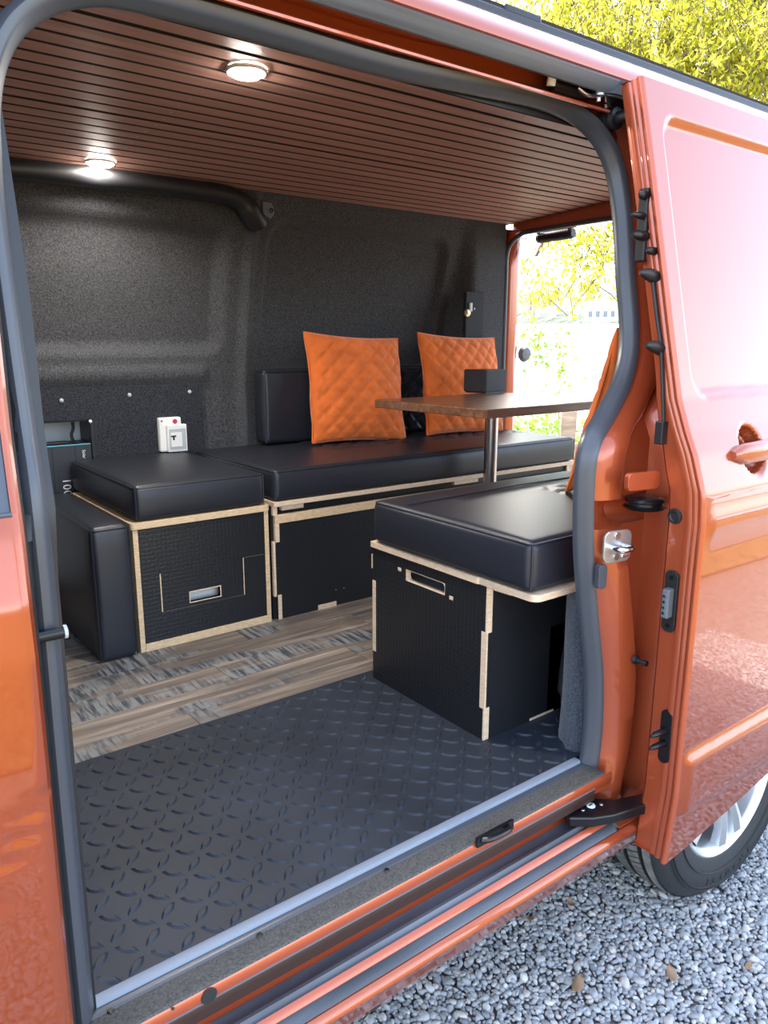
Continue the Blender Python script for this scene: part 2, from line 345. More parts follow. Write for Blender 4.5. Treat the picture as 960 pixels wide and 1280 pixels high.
# ================================================================== VAN
van = thing('van', 'metallic copper orange camper van with side door slid open', 'van', (1.3, .9, 0))
# --- seal path
SPX = [(110, 1268), (84, 1000), (66, 800), (50, 640), (37, 545), (14, 380), (0, 270), (-8, 190), (-10, 130), (-1, 75), (22, 33), (62, 5), (110, -6), (165, -1), (300, 33), (480, 84), (600, 109), (690, 131), (737, 158), (764, 200), (776, 260), (781, 340), (786, 420), (779, 470), (758, 515), (738, 552), (730, 600), (729, 690), (735, 770), (742, 850), (739, 930), (727, 992)]
spath = catmull([onsurf(px, py, yseal) for px, py in SPX], 5)
PROF = [(-.022, -.004), (-.020, .012), (-.012, .019), (-.002, .017), (.003, .009), (.006, .003), (.010, -.003), (.012, -.010), (.010, -.018), (.002, -.018), (0, -.012), (-.012, -.010)]
def sweep(path, prof, mb=None):
    mb = mb or MB(); V = []; n = len(prof); N = len(path)
    for i, p in enumerate(path):
        t = Vector(path[min(i+1, N-1)] - path[max(i-1, 0)]).normalized(); b = Vector((0, -1, 0)); u = t.cross(b).normalized()
        b = u.cross(t).normalized()
        for a, c in prof: V.append(Vector(p) + u*a + b*c)
    F = [(i*n+k, i*n+(k+1) % n, (i+1)*n+(k+1) % n, (i+1)*n+k) for i in range(N-1) for k in range(n)] + [tuple(range(n)), tuple((N-1)*n+k for k in range(n))]
    return mb.add(V, F)
# which way is inward? path runs up the left side, over, down the right: t x (-y)
sgn = 1 if (Vector(spath[10]-spath[5]).cross(Vector((0, -1, 0)))).x > 0 else -1
PROF = [(a*sgn, c) for a, c in PROF]
sweep(spath, PROF).build('door_seal', rubber, van, smooth=50)
spa = np.array(spath)
# --- painted frame ring right behind the seal
def ring(o0, o1, d0, d1):
    V = []; N = len(spath)
    for i, p in enumerate(spath):
        t = Vector(spath[min(i+1, N-1)] - spath[max(i-1, 0)]).normalized(); u = t.cross(Vector((0, -1, 0))).normalized()*sgn
        V += [Vector(p) - u*o0 + Vector((0, d0, 0)), Vector(p) - u*o1 + Vector((0, d1, 0))]
    return V, [(2*i, 2*i+1, 2*i+3, 2*i+2) for i in range(N-1)]
i0 = int(len(spath)*.36)
V, F = ring(-.004, .055, .004, .006); F = F[i0:]
MB().add(V, F).build('frame_flange', paint_in, van, smooth='all')
MB().grid(lambda x, v: (x, 1.148+.004*v, 1.94+.155*v), [.1, 1.47], [0, 1]).build('header_inner_panel', blackp, van)
# carpet trim piece low on the pillar inside the seal
tr_ = []
for p in catmull([(726, 735), (722, 800), (719, 870), (712, 945)], 5):
    q = onsurf(p[0], p[1], lambda z: yseal(z)+.055); tr_.append(q)
mb = MB(); V = []
for i, q in enumerate(tr_): V += [q + np.array([.03, -.03, 0]), q + np.array([.004, -.004, 0]), q + np.array([0, .012, 0]), q + np.array([.03, .06, 0])]
mb.add(V, [(4*i+k, 4*i+k+1, 4*i+k+5, 4*i+k+4) for i in range(len(tr_)-1) for k in range(3)]).build('pillar_carpet', carpet3, van, smooth='all')
# --- rear door pillar (right of the opening): loft from the seal out to the skin
right = [p for p in spath[int(len(spath)*.62):]]
rz = np.array([p[2] for p in right])[::-1]; rx = np.array([p[0] for p in right])[::-1]
def xseal(z): return float(np.interp(z, rz, rx)) if z < 1.78 else float(np.interp(1.78, rz, rx))
def pillar_pt(k, z):
    xs, ys, yk = xseal(z)+.012, yseal(z), yskin(z)
    xc = max(xs+.115, 1.455)
    low = sst(1.16, 1.02, z) if False else 1-sst(1.02, 1.16, z)
    P = [(xs-.006, ys+.004), (xs+.010, ys-.004), (xs+.020, ys-.016), (xs+.045, ys-.026-.012*low), (xs+.075+.006*math.sin(z*9), ys-.030-.016*low),
         (xs+.088, ys-.024-.010*low), (xs+.096, ys-.012), (xc-.012, ys-.010), (xc-.006, yk+.035), (xc, yk+.006), (xc+.006, yk), (xc+.05, yk+.0)]
    x, y = P[k]
    if 1.115 < z < 1.175 and 2 <= k <= 6: y += .05*math.sin(math.pi*(z-1.115)/.06)**.3
    return (x, y, z)
zs = sorted(list(np.linspace(.43, 1.99, 90)) + [1.114, 1.117, 1.173, 1.176])
MB().grid(lambda k, z: pillar_pt(int(k), z), range(12), zs).build('rear_door_pillar', paint_in, van, smooth=55)
# pressing panel standing proud below the belt line
def bulge(px, w0, w1, y0):
    pass
# --- quarter panel behind the pillar with a wheel arch
WX, WZ, WR, WY = 1.865, .350, .350, .885
def quarter(x0, x1, nx, z0, z1, nz):
    xs = np.linspace(x0, x1, nx); zz = np.linspace(z0, z1, nz); mb = MB(); mb.grid(lambda x, z: (x, yskin(z), z), xs, zz)
    f = []
    for q in mb.f:
        c = np.mean([mb.v[i] for i in q], axis=0)
        if math.hypot(c[0]-WX, c[2]-WZ) > .415: f.append(q)
    mb.f = f; return mb
quarter(1.47, 2.90, 90, .34, 2.02, 90).build('quarter_panel', paint, van, smooth='all')
# arch liner
V = []; n = 40
for k in range(n+1):
    a = R(12 + 156*k/n); V += [(WX+.415*math.cos(a), yskin(.6)+.002, WZ+.415*math.sin(a)), (WX+.415*math.cos(a), yskin(.6)+.30, WZ+.415*math.sin(a))]
MB().add(V, [(2*i, 2*i+1, 2*i+3, 2*i+2) for i in range(n)]).add([(WX-.45, 1.17, 0.05), (WX+.45, 1.17, .05), (WX+.45, 1.17, .8), (WX-.45, 1.17, .8)], [(0, 1, 2, 3)]).build('wheel_arch_liner', under, van, smooth=30)
# --- far side outer skin, roof, underbody, front and rear closing
MB().grid(lambda x, z: (x, 3.90-yskin(z), z), np.linspace(-.9, 2.9, 6), np.linspace(.34, 2.05, 24)).build('far_side_panel', paint, van, smooth='all')
def zroof(y): return 2.075 + .075*(1 - ((y-1.95)/.84)**2)
MB().grid(lambda x, y: (x, y, zroof(y)), np.linspace(-.95, 2.90, 10), np.linspace(1.115, 2.80, 16)).build('roof_panel', paint, van, smooth='all')
MB().box(-.9, 2.85, 1.0, 2.92, .34, .49).build('underbody', under, van)
# --- header over the opening (y, z section swept along x)
def section(name, mat, pts, x0, x1, smooth=40, n=6):
    return MB().grid(lambda x, k: (x, pts[int(k)][0], pts[int(k)][1]), np.linspace(x0, x1, n), range(len(pts))).build(name, mat, van, smooth=smooth)
section('header_channel', paint_in, [(1.136, 1.976), (1.104, 1.967), (1.094, 1.960), (1.090, 1.961), (1.0895, 1.965), (1.094, 1.969), (1.140, 1.971), (1.142, 2.020), (1.075, 2.022)], -.2, 1.47)
section('door_track_cover', greyband, [(1.078, 2.010), (1.070, 1.983), (1.062, 1.982), (1.050, 1.990), (1.042, 2.002), (1.044, 2.006)], -.2, 1.60)
section('roof_side_rail', paint, [(1.052, 2.003), (1.040, 2.008), (1.040, 2.016), (1.050, 2.034), (1.070, 2.054), (1.098, 2.072), (1.125, 2.079)], -.9, 2.88)
section('roof_strip', blackp, [(1.110, 2.074), (1.112, 2.090), (1.124, 2.100), (1.145, 2.101), (1.15, 2.07)], -.9, 2.85)
q = atz(641, 22, 2.10); box('roof_strip_cap', blackm, van, q[0]-.05, q[0]+.05, 1.116, 1.148, 2.09, 2.106, bevel=.004)
# --- sill: edging, step and rocker
X0, X1 = .10, 1.335
section('sill_edge_strip', palestrip, [(.990, .566), (.984, .569), (.972, .568), (.969, .560)], .19, 1.30)
section('sill_rubber', rubber, [(.972, .561), (.966, .563), (.957, .562), (.953, .559)], .19, 1.30)
section('sill_grit_strip', antislip, [(.955, .5605), (.935, .562), (.914, .561), (.911, .555)], .19, 1.31)
section('sill_step_panel', paint_in, [(.912, .557), (.909, .552), (.909, .536), (.912, .531), (.911, .522), (.915, .517), (.945, .513), (.947, .470), (.935, .462), (.915, .460)], X0, X1)
section('door_track_slot', M('track_dark', (.035, .016, .012), .35), [(.9095, .5365), (.9085, .535), (.9086, .522), (.9092, .509), (.912, .506)], X0+.1, X1-.06)
section('track_lip', greyband, [(.9092, .5385), (.9078, .538), (.9078, .536), (.9092, .5355)], X0+.1, X1-.06)
section('step_well_rubber', stepgrey, [(.938, .4655), (.928, .463), (.915, .463), (.911, .470), (.904, .471), (.899, .462), (.896, .460)], X0, X1-.02)
section('step_edge', paint_in, [(.900, .458), (.893, .466), (.886, .461), (.883, .452)], X0, X1)
section('step_tread_rubber', stepgrey, [(.886, .4545), (.882, .455), (.870, .449), (.866, .443)], X0, X1-.03)
section('rocker_panel', paint, [(.870, .444), (.864, .444), (.857, .438), (.854, .428), (.858, .419), (.862, .412), (.866, .395), (.885, .360), (.93, .34)], -.05, 1.46)
section('rocker_riser', paint_in, [(.91, .47), (.885, .455), (.868, .448), (.866, .40)], X1-.02, 1.46)
# drain hole, small clips and plugs on the sill
q = onsurf(262, 1245, lambda z: .909); MB().lathe([(0, .013), (-.0012, .012), (-.0014, .0001)], (q[0], .9085, q[2]), 'y', 20).build('drain_hole', under, van)
q = onsurf(217, 1261, lambda z: .909); MB().lathe([(0, .0025), (-.001, .0001)], (q[0], .9085, q[2]), 'y', 10).build('sill_plug', under, van)
a = onsurf(603, 1050, lambda z: .905); b = onsurf(637, 1033, lambda z: .905)
h = MB().tube(catmull([a, a+(b-a)*.2+np.array([0, -.012, .004]), a+(b-a)*.8+np.array([0, -.012, .004]), b], 5), .006, 8); h.box(a[0]-.012, b[0]+.012, .904, .910, min(a[2], b[2])-.010, max(a[2], b[2])+.008)
h.build('track_clip', blackm, van, smooth=True)
for p in ((325, 1168), (139, 1263), (484, 1087)):
    q = atz(*p, .563); MB().lathe([(.002, .0001), (.002, .004), (0, .005)], (q[0], q[1], .562), 'z', 12).build('sill_screw', blackm, van)
# --- front door with window, at the left edge
EPX = [(0, 380), (5, 430), (25, 600), (45, 760), (65, 950), (95, 1270), (105, 1380)]
edge = [onsurf(px, py, yskin) for px, py in EPX]; ez = [e[2] for e in edge][::-1]; ex = [e[0] for e in edge][::-1]
def xdoor(z): return float(np.interp(z, ez, ex))
def fd(u, z, d=0.):
    x = xdoor(z) - .0015 - u; y = yskin(z) + d
    if u < .006: y += (.006-u)*1.2
    L = .985 - .075*(u/.06)                      # sloping crease
    y += .004*math.exp(-((z-L)/.006)**2)*(1 if u > .003 else .4)
    return (x, y, z)
us = [0, .002, .004, .006, .02, .04, .06, .1, .15, .2, .3, .5, .75, 1.0]
zw = 1.305
front = MB().grid(lambda u, z: fd(u, z), us, np.linspace(.40, zw, 120)).build('front_door', paint, van, smooth='all')
front['label'] = 'orange front passenger door panel'
MB().grid(lambda u, z: fd(u, z), [0, .002, .004, .006, .012], np.linspace(zw, 1.98, 30)).build('window_frame', paint, front, smooth='all')
MB().grid(lambda u, z: (xdoor(z)-.011-u, yskin(z)+.004, z), np.linspace(0, 1, 12), np.linspace(zw-.002, 1.98, 30)).build('window_pane', glass, front, smooth='all')
MB().tube([(xdoor(zw)-.013-.9*t, yskin(zw)+.001, zw-.001) for t in np.linspace(0, 1, 8)], .0035, 8).build('window_gasket', rubber, front, smooth=True)
# B pillar gap
MB().grid(lambda k, z: [(xdoor(z)-.004, yskin(z)+.010, z), (xdoor(z)+.004, yskin(z)+.020, z), (xdoor(z)+.008, yskin(z)+.05, z), (xdoor(z)+.016, yseal(z)-.018, z), (xdoor(z)+.018, yseal(z)-.004, z), (xdoor(z)+.05, yseal(z)+.01, z)][int(k)], range(6), np.linspace(.44, 1.99, 50)).build('front_pillar', blackp, van, smooth=50)
q = onsurf(48, 797, lambda z: .935)
st = MB().cyl(q - np.array([.02, 0, 0]), (1, 0, 0), .0075, .05, 14); st.build('door_striker_pin', blackm, van, smooth=True)
MB().cyl(q + np.array([.029, 0, 0]), (1, 0, 0), .0085, .004, 14).build('striker_pin_end', lgrey, van, smooth=True)

# ------------------------------------------------------------------ sliding door
OFF = -.110; DX0 = 1.343; DX1 = 2.42
PX0 = DX0+.050; WZ0, WZ1 = 1.385, 1.925
def zb(x): return float(np.interp(x, [1.343, 1.42, 1.6, 1.78, 2.05, 2.42], [.398, .405, .432, .466, .60, .80]))
ha = onsurf(940, 560, lambda z: yskin(z)+OFF); HX, HZ = ha[0]+.003, ha[2]-.004
def dskin(x, z):
    y = yskin(z) + OFF
    e_ = sst(DX0+.010, DX0+.035, x)
    f = field(x, z, PX0, 2.36, WZ0, WZ1, .014, .05); y += .014*f
    # moulded lower rubbing panel
    mz1, mz0 = .660, .512
    m = sst(DX0+.004, DX0+.016, x-.012)*sst(mz0-.004, mz0+.012, z)*(1-sst(mz1-.022, mz1+.004, z)); y -= .013*m
    # swage line under the handle
    y -= e_*.007*math.exp(-((z-1.150)/.03)**2)
    # grip hollow
    r = math.hypot(x-HX, (z-HZ)); y += .034*(1-sst(.034, .050, r))
    return y
xs = sorted(set(list(np.linspace(DX0+.010, DX1, 150)) + list(np.linspace(PX0-.01, PX0+.06, 16)) + list(np.linspace(HX-.06, HX+.06, 24))))
ts = np.linspace(0, 1, 210)
def dpt(x, t): z0 = zb(x); z = z0 + (1.985-z0)*t; return (x, dskin(x, z), z)
sl = MB().grid(dpt, xs, ts).build('sliding_door', paint, van, smooth='all')
sl['label'] = 'orange sliding door slid back along the side'
# front edge of the door: folded hem, ribs, inner side
EP = [(.010, 0), (.004, .0005), (.001, .003), (.000, .007), (.003, .012), (.009, .014), (.011, .018), (.008, .023), (.009, .029), (.014, .032), (.012, .037), (.013, .044), (.018, .047), (.018, .075), (.020, .098), (.03, .102)]
MB().grid(lambda k, t: (lambda z: (DX0 + EP[int(k)][0], yskin(z)+OFF+(EP[int(k)][1] if EP[int(k)][1] < .048 else .047 + (EP[int(k)][1]-.047)*(.72-.50*sst(1.22, 1.45, z))), z))(.398+1.587*t), range(len(EP)), np.linspace(0, 1, 120)).build('door_front_edge', paint_in, sl, smooth=50)
MB().grid(lambda x, t: (x, yskin(zb(x)+(1.985-zb(x))*t)+OFF+.047+.055*(.72-.50*sst(1.22, 1.45, zb(x)+(1.985-zb(x))*t)), zb(x)+(1.985-zb(x))*t), np.linspace(DX0+.02, DX1, 20), np.linspace(0, 1, 40)).build('door_inner_panel', paint_in, sl, smooth='all')
MB().grid(lambda x, v: (x, dskin(x, zb(x)) + .085*v, zb(x)), np.linspace(DX0+.01, DX1, 30), [0, 1]).build('door_bottom_hem', paint_in, sl, smooth='all')
MB().grid(lambda x, v: (x, dskin(x, 1.985) + .056*v, 1.985), [DX0+.01, DX1], [0, 1]).build('door_top_hem', paint_in, sl)
MB().grid(lambda v, z: (DX1, yskin(z)+OFF+.056*v, z), [0, 1], np.linspace(.8, 1.985, 20)).build('door_rear_hem', paint_in, sl)
# handle bar across the hollow
hb = MB(); n = 14; V = []
for i in range(n):
    t = i/(n-1); x = HX - .088 + .205*t; hh = .0225*min(1, (.25 + 4.2*t))**.6 ; z = HZ - .004 + .004*t
    y = yskin(HZ) + OFF - .012 - .008*math.sin(math.pi*min(1, t*1.1))
    V += [(x, y+.012-.013*math.cos(2*math.pi*q/12), z+hh*math.copysign(abs(math.sin(2*math.pi*q/12))**.7, math.sin(2*math.pi*q/12))) for q in range(12)]
hb.add(V, [(12*i+k, 12*i+(k+1) % 12, 12*i+12+(k+1) % 12, 12*i+12+k) for i in range(n-1) for k in range(12)] + [tuple(range(12)), tuple(12*(n-1)+k for k in range(12))])
hb.build('door_handle', paint, sl, smooth=60)
# latches and hardware on the door edge
def edge_pt(px, py, d=.075): return onsurf(px, py, lambda z: yskin(z)+OFF+d)
def edge_plate(px, py0, py1, w, name, mat, th=.006, rr=.012):
    a = atx(px, py0, DX0+.017); b = atx(px, py1, DX0+.017); y = (a[1]+b[1])/2
    mb = MB(); mb.prism(rrect(y-w/2, y+w/2, b[2], a[2], rr), DX0+.018-th, DX0+.018, 'x'); return mb.build(name, mat, sl, bevel=.0015), y, a[2], b[2]
o, y, z1, z0 = edge_plate(839, 712, 790, .030, 'door_contact_plate', blackp)
MB().box(DX0-.006, DX0+.014, y-.008, y+.008, (z0+z1)/2-.032, (z0+z1)/2+.030).build('contact_block', greyp, o, bevel=.003)
for k in range(4): zz = (z0+z1)/2 - .02 + .012*k; MB().cyl((DX0-.006, y, zz), (-1, 0, 0), .003, .004, 10).build('contact_pin', chrome, o)
for zz in (z1-.014, z0+.014): MB().cyl((DX0+.013, y, zz), (-1, 0, 0), .005, .002, 12).build('plate_screw', blackm, o)
o, y, z1, z0 = edge_plate(833, 886, 954, .026, 'door_latch', blackm)
for dz in (.014, -.014): MB().tube([(DX0+.012, y, (z0+z1)/2+dz), (DX0-.02, y+.004, (z0+z1)/2+dz), (DX0-.03, y+.006, (z0+z1)/2+dz-.002)], [.008, .006, .003], 10).build('latch_pin', blackm, o, smooth=True)
q = atx(844, 645, DX0+.018); MB().lathe([(0, .016), (-.003, .015), (-.004, .010), (-.002, .008), (-.002, .0001)], (DX0+.018, q[1], q[2]), 'x', 22).build('rubber_plug', blackp, sl, smooth=True)
# upper latch cluster
a = atx(812, 235, DX0+.016); b = atx(826, 325, DX0+.016)
lat = MB().box(DX0+.004, DX0+.02, a[1]-.006, a[1]+.016, b[2], a[2]); lat.build('upper_latch_body', blackp, sl, bevel=.003)
for p, r, L in (((808, 243), .009, .012), ((806, 269), .007, .030), ((806, 294), .010, .028), ((818, 313), .008, .014)):
    q = atx(*p, DX0+.0); MB().tube([(DX0+.01, q[1]+.006, q[2]), (DX0-L*.6, q[1]+.006, q[2]), (DX0-L, q[1]+.008, q[2])], [r, r*.9, r*.4], 12).build('upper_latch_pin', blackm, sl, smooth=True)
for p in ((815, 342), (822, 432)):
    q = atx(*p, DX0); MB().tube([(DX0+.015, q[1], q[2]-.006), (DX0-.012, q[1]+.004, q[2]), (DX0-.03, q[1]+.006, q[2]+.001)], [.014, .011, .004], 10).build('rubber_stop', blackp, sl, smooth=True)
MB().tube(catmull([atx(816, 350, DX0+.005), atx(822, 400, DX0+.005), atx(826, 430, DX0+.005), atx(828, 470, DX0+.008), atx(830, 530, DX0+.01)], 5), .004, 8).build('wiring_loom', blackp, sl, smooth=True)
a = atx(829, 526, DX0+.012); b = atx(829, 555, DX0+.012); MB().box(DX0+.0, DX0+.02, a[1]-.008, a[1]+.010, b[2], a[2]).build('loom_connector', blackp, sl, bevel=.002)
# ------------------------------------------------------------------ door running gear on the body
def bodypt(px, py, d): return onsurf(px, py, lambda z: yseal(z)+d)
q = bodypt(757, 151, -.012)
bs = MB().lathe([(0, .024), (-.012, .024), (-.014, .019), (-.020, .019), (-.022, .023), (-.030, .021), (-.032, .013), (-.044, .012), (-.050, .008), (-.050, .0001)], tuple(q), 'y', 24); bs.build('bump_stop', blackp, van, smooth=40)
# upper hinge arm: carriage, link, pivot and black arm to the door
a = bodypt(690, 105, -.035); b = bodypt(735, 118, -.035)
MB().tube([a, a*.5+b*.5, b], [.013, .015, .011], 10).build('hinge_carriage', blackm, van, smooth=True)
MB().cyl(a+np.array([-.004, 0, -.004]), (0, -.2, 1), .009, .022, 14).build('hinge_roller', whitep, van, smooth=True)
MB().tube(catmull([bodypt(722, 110, -.05), bodypt(733, 118, -.055), bodypt(745, 120, -.06), bodypt(754, 118, -.06)], 4), .0055, 8, flat=.6).build('hinge_link', steel, van, smooth=True)
q = bodypt(748, 112, -.06); MB().lathe([(-.022, .0001), (-.022, .005), (-.012, .005), (-.012, .013), (.008, .013), (.010, .008), (.010, .0001)], tuple(q), 'z', 18).build('hinge_pivot', steel, van, smooth=40)
arm = catmull([bodypt(750, 108, -.065), bodypt(772, 110, -.09), bodypt(790, 120, -.115), bodypt(794, 140, -.12), bodypt(797, 158, -.12)], 5)
mb = MB(); V = []
for p in arm: p = np.array(p); V += [p+np.array([0, -.004, -.012]), p+np.array([0, .004, -.012]), p+np.array([.004, .004, .014]), p+np.array([.004, -.004, .014])]
mb.add(V, [(4*i+k, 4*i+(k+1) % 4, 4*i+4+(k+1) % 4, 4*i+4+k) for i in range(len(arm)-1) for k in range(4)] + [(0, 1, 2, 3), tuple(4*(len(arm)-1)+k for k in range(4))]).build('upper_hinge_arm', blackp, van, smooth=40)
# striker plate on the pillar
def pill(px, py, off=0.): return bodypt(px, py, -.042+off)
q = pill(770, 682); sp = MB()
n3 = Vector((-.18, -1, 0)).normalized(); t3 = Vector((1, -.18, 0)).normalized()
def plate_pts(c, w, h, r): return [Vector(c) + t3*u + Vector((0, 0, v)) for u, v in rrect(-w/2, w/2, -h/2, h/2, r)]
def plate(c, w, h, r, th, name, mat, parent):
    A = plate_pts(c, w, h, r); B = [p + n3*th for p in A]; n = len(A)
    return MB().add(A + B, [tuple(range(n)), tuple(range(2*n-1, n-1, -1))] + [(i, (i+1) % n, n+(i+1) % n, n+i) for i in range(n)]).build(name, mat, parent, bevel=.001)
pl = plate(q, .074, .068, .016, .006, 'striker_plate', silver, van)
c0 = Vector(q) + n3*.006
MB().tube(catmull([c0 + t3*.014, c0 + t3*.016 + n3*.022, c0 + t3*.006 + n3*.028, c0 - t3*.012 + n3*.026, c0 - t3*.018 + n3*.014, c0 - t3*.018], 5), .006, 12).build('striker_loop', chrome, pl, smooth=True)
MB().box(-.020, .004, -.003, .003, -.004, .004, Matrix.Translation(c0 + n3*.026 + Vector((0, 0, -.010)))).build('striker_tongue', chrome, pl, bevel=.002)
for dz in (.023, -.021): MB().cyl(c0 + Vector((0, 0, dz)) - t3*.004, n3, .008, .003, 18).build('striker_screw', steel, pl, bevel=.001)
# rubber buffer on the seal edge
q = bodypt(748, 719, -.025); plate(q, .022, .052, .008, .014, 'rubber_buffer', rubber, van)
# roller track pocket with black roller, painted cover above it
q = bodypt(800, 600, -.075); plate(q, .085, .036, .010, .012, 'roller_cover', paint_in, van)
q = bodypt(806, 628, -.045)
ro = MB().lathe([(-.012, .0001), (-.012, .040), (-.008, .044), (-.004, .036), (.002, .036), (.005, .041), (.010, .038), (.014, .028), (.014, .0001)], tuple(q), 'z', 28); ro.build('centre_roller', blackm, van, smooth=40)
# little pin low on the pillar
q = pill(794, 824, -.01); MB().lathe([(0, .011), (-.006, .010), (-.007, .006), (-.022, .005), (-.024, .007), (-.030, .0065), (-.031, .0001)], tuple(q), 'y', 16).build('locating_pin', blackp, van, smooth=40)
# lower arm
A = atz(735, 1006, .50); la = [(705, 1010), (712, 1000), (735, 996), (770, 998), (800, 992), (835, 982), (835, 1000), (800, 1008), (768, 1018), (742, 1022), (712, 1022)]
V = [atz(px, py, .500) for px, py in la]; n = len(V); B = [v - np.array([0, 0, .024]) for v in V]
lo = MB().add(V + B, [tuple(range(n)), tuple(range(2*n-1, n-1, -1))] + [(i, (i+1) % n, n+(i+1) % n, n+i) for i in range(n)]).build('lower_door_arm', blackm, van, bevel=.004)
for p, r, m in (((739, 1007), .010, white), ((752, 1005), .005, steel), ((729, 1012), .005, steel), ((710, 1007), .005, steel), ((716, 1003), .005, steel)):
    q = atz(*p, .500); MB().lathe([(0, r), (.002, r*.9), (.0024, .0001)], (q[0], q[1], .500), 'z', 18).build('arm_bolt' if m is steel else 'round_sticker', m, lo, smooth=40)
q = atz(739, 1007, .500); MB().box(q[0]-.006, q[0]+.006, q[1]-.0015, q[1]+.0015, .5022, .5030, None).build('sticker_arrow', blackp, lo)
q = atz(826, 1001, .480); MB().lathe([(-.03, .014), (.02, .014), (.022, .0001)], (q[0], q[1], .478), 'z', 18).build('arm_roller', steel, lo, smooth=40)
# ------------------------------------------------------------------ rear wheel
TP = [(.235, .215), (.228, .25), (.222, .30), (.205, .333), (.190, .344), (.168, .349), (.167, .341), (.159, .341), (.158, .350), (.118, .350), (.117, .341), (.107, .341), (.106, .350), (.068, .350), (.067, .341), (.059, .341), (.058, .349), (.036, .345), (.022, .337), (.010, .322), (.002, .30), (0, .275), (.003, .25), (.010, .232), (.012, .226), (.022, .218), (.05, .214)]
wheel = MB().lathe(TP, (WX, WY, WZ), 'y', 96).build('rear_wheel', tyre, van, smooth=35); wheel['label'] = 'black rear tyre with silver alloy wheel'
mb = MB()
for a0, a1 in ((.168, .185), (.119, .157), (.069, .105), (.034, .057)):
    for k in range(96):
        th = 2*math.pi*k/96; V = []
        for (a, sh) in ((a0+.001, 0), (a1-.001, .05 if a1 > .1 else -.05)):
            for dth in (0, .011):
                t_ = th + sh + dth; r_ = .3505 if a1 < .18 and a0 > .04 else .3478
                V.append((WX + r_*math.cos(t_), WY + a, WZ + r_*math.sin(t_)))
        mb.add(V, [(0, 1, 3, 2)])
sp_ = mb.build('tread_sipes', blackp, wheel, fixn=False); sp_['kind'] = 'stuff'
mb = MB()
for a0, a1 in ((.119, .157), (.069, .105), (.034, .057), (.169, .188)):
    r0 = .3502 if a0 > .04 and a1 < .18 else .3470
    mb.lathe([(a0+.001, r0), (a1-.001, r0 if a0 != .034 and a0 != .169 else r0+(.0030 if a0 == .034 else -.0030))], (WX, WY, WZ), 'y', 96)
mb.build('tread_blocks', tyretread, wheel, smooth=60)
for r0 in (.310, .302, .262): MB().lathe([(.0028 if r0 > .3 else .0012, r0-.0015), (-.0012 if r0 > .3 else -.003, r0), (.0028 if r0 > .3 else .0012, r0+.0015)], (WX, WY, WZ), 'y', 96).build('sidewall_rib', tyre, wheel, smooth=True)
tyrelet = M('tyre_letter_rubber', (.034, .035, .037), .55)
for i, ch in enumerate('TRIDENT'):
    a = R(250 + 7.2*i); rr_ = .286
    mtx = Matrix.Translation((WX + rr_*math.cos(a), WY - .0006, WZ + rr_*math.sin(a))) @ Matrix.Rotation(-(a + math.pi/2) if False else math.pi/2, 4, 'X') @ Matrix.Rotation(a + math.pi/2, 4, 'Z')
    text_mesh(ch, .028, 'tyre_letter', tyrelet, wheel, mtx, .0008)
MB().lathe([(.05, .214), (.016, .221), (.012, .226), (.010, .222), (.016, .212), (.03, .204), (.10, .200)], (WX, WY, WZ), 'y', 72).build('rim', silver, wheel, smooth=40)
MB().lathe([(.10, .200), (.105, .10), (.10, .0001)], (WX, WY, WZ), 'y', 36).build('brake_disc', under, wheel, smooth=True)
for k in range(10):
    a = R(36*k + (7 if k % 2 else -7) + 12); mb = MB(); V = []
    for r_, wd, yy_, dp in ((.035, .020, .030, .03), (.10, .019, .020, .028), (.16, .021, .014, .025), (.207, .027, .014, .03)):
        u = np.array([math.cos(a), 0, math.sin(a)]); t = np.array([-math.sin(a), 0, math.cos(a)]); c = np.array([WX, WY + yy_, WZ]) + u*r_
        V += [c - t*wd + np.array([0, dp, 0]), c - t*wd*.85 + np.array([0, .006, 0]), c + np.array([0, -.001, 0]), c + t*wd*.85 + np.array([0, .006, 0]), c + t*wd + np.array([0, dp, 0])]
    mb.add(V, [(5*i+j, 5*i+(j+1) % 5, 5*i+5+(j+1) % 5, 5*i+5+j) for i in range(3) for j in range(5)]).build('spoke', silver, wheel, smooth=30)
MB().lathe([(.045, .045), (.022, .042), (.018, .030), (.018, .0001)], (WX, WY, WZ), 'y', 30).build('hub_cap', silver, wheel, smooth=40)
# ------------------------------------------------------------------ rear door opening
RX = 2.84
rp = [aty(634, 620, 2.66), aty(634, 480, 2.66), aty(636, 380, 2.66), aty(638, 335, 2.66), aty(644, 310, 2.655), aty(656, 298, 2.62), aty(680, 288, 2.52)]
MB().tube(catmull([(2.775, 2.676, z) for z in (.5, .9, 1.3, 1.6, 1.8, 1.89)] + [(2.78, 2.662, 1.945), (2.785, 2.61, 1.985), (2.79, 2.5, 1.998), (2.79, 1.9, 2.0), (2.79, 1.2, 1.98)], 5), .011, 10).build('rear_seal', rubber, van, smooth=True)
MB().grid(lambda x, z: (x, 2.690-.02*math.sin((x-2.78)*30), z), np.linspace(2.78, 2.86, 6), np.linspace(.45, 2.02, 10)).build('rear_frame_side', paint, van, smooth='all', solid=.01)
MB().box(2.79, 2.90, 1.16, 2.66, 2.003, 2.100).build('rear_crossbar', paint_in, van, bevel=.008)
MB().box(2.80, 2.92, .96, 2.9, .40, .545).build('rear_bumper_step', blackp, van, bevel=.01)
MB().grid(lambda y, z: (2.885, y, z), [.90, 1.17], np.linspace(.45, 2.03, 5)).build('rear_frame_near', paint, van, solid=.01)
a = aty(639, 455, 2.70); MB().lathe([(-.02, .0001), (-.018, .03), (0, .042), (.018, .03), (.02, .0001)], (2.95, 2.70, 1.44), 'y', 24).build('rear_lamp_lens', greyp, van, smooth=True)
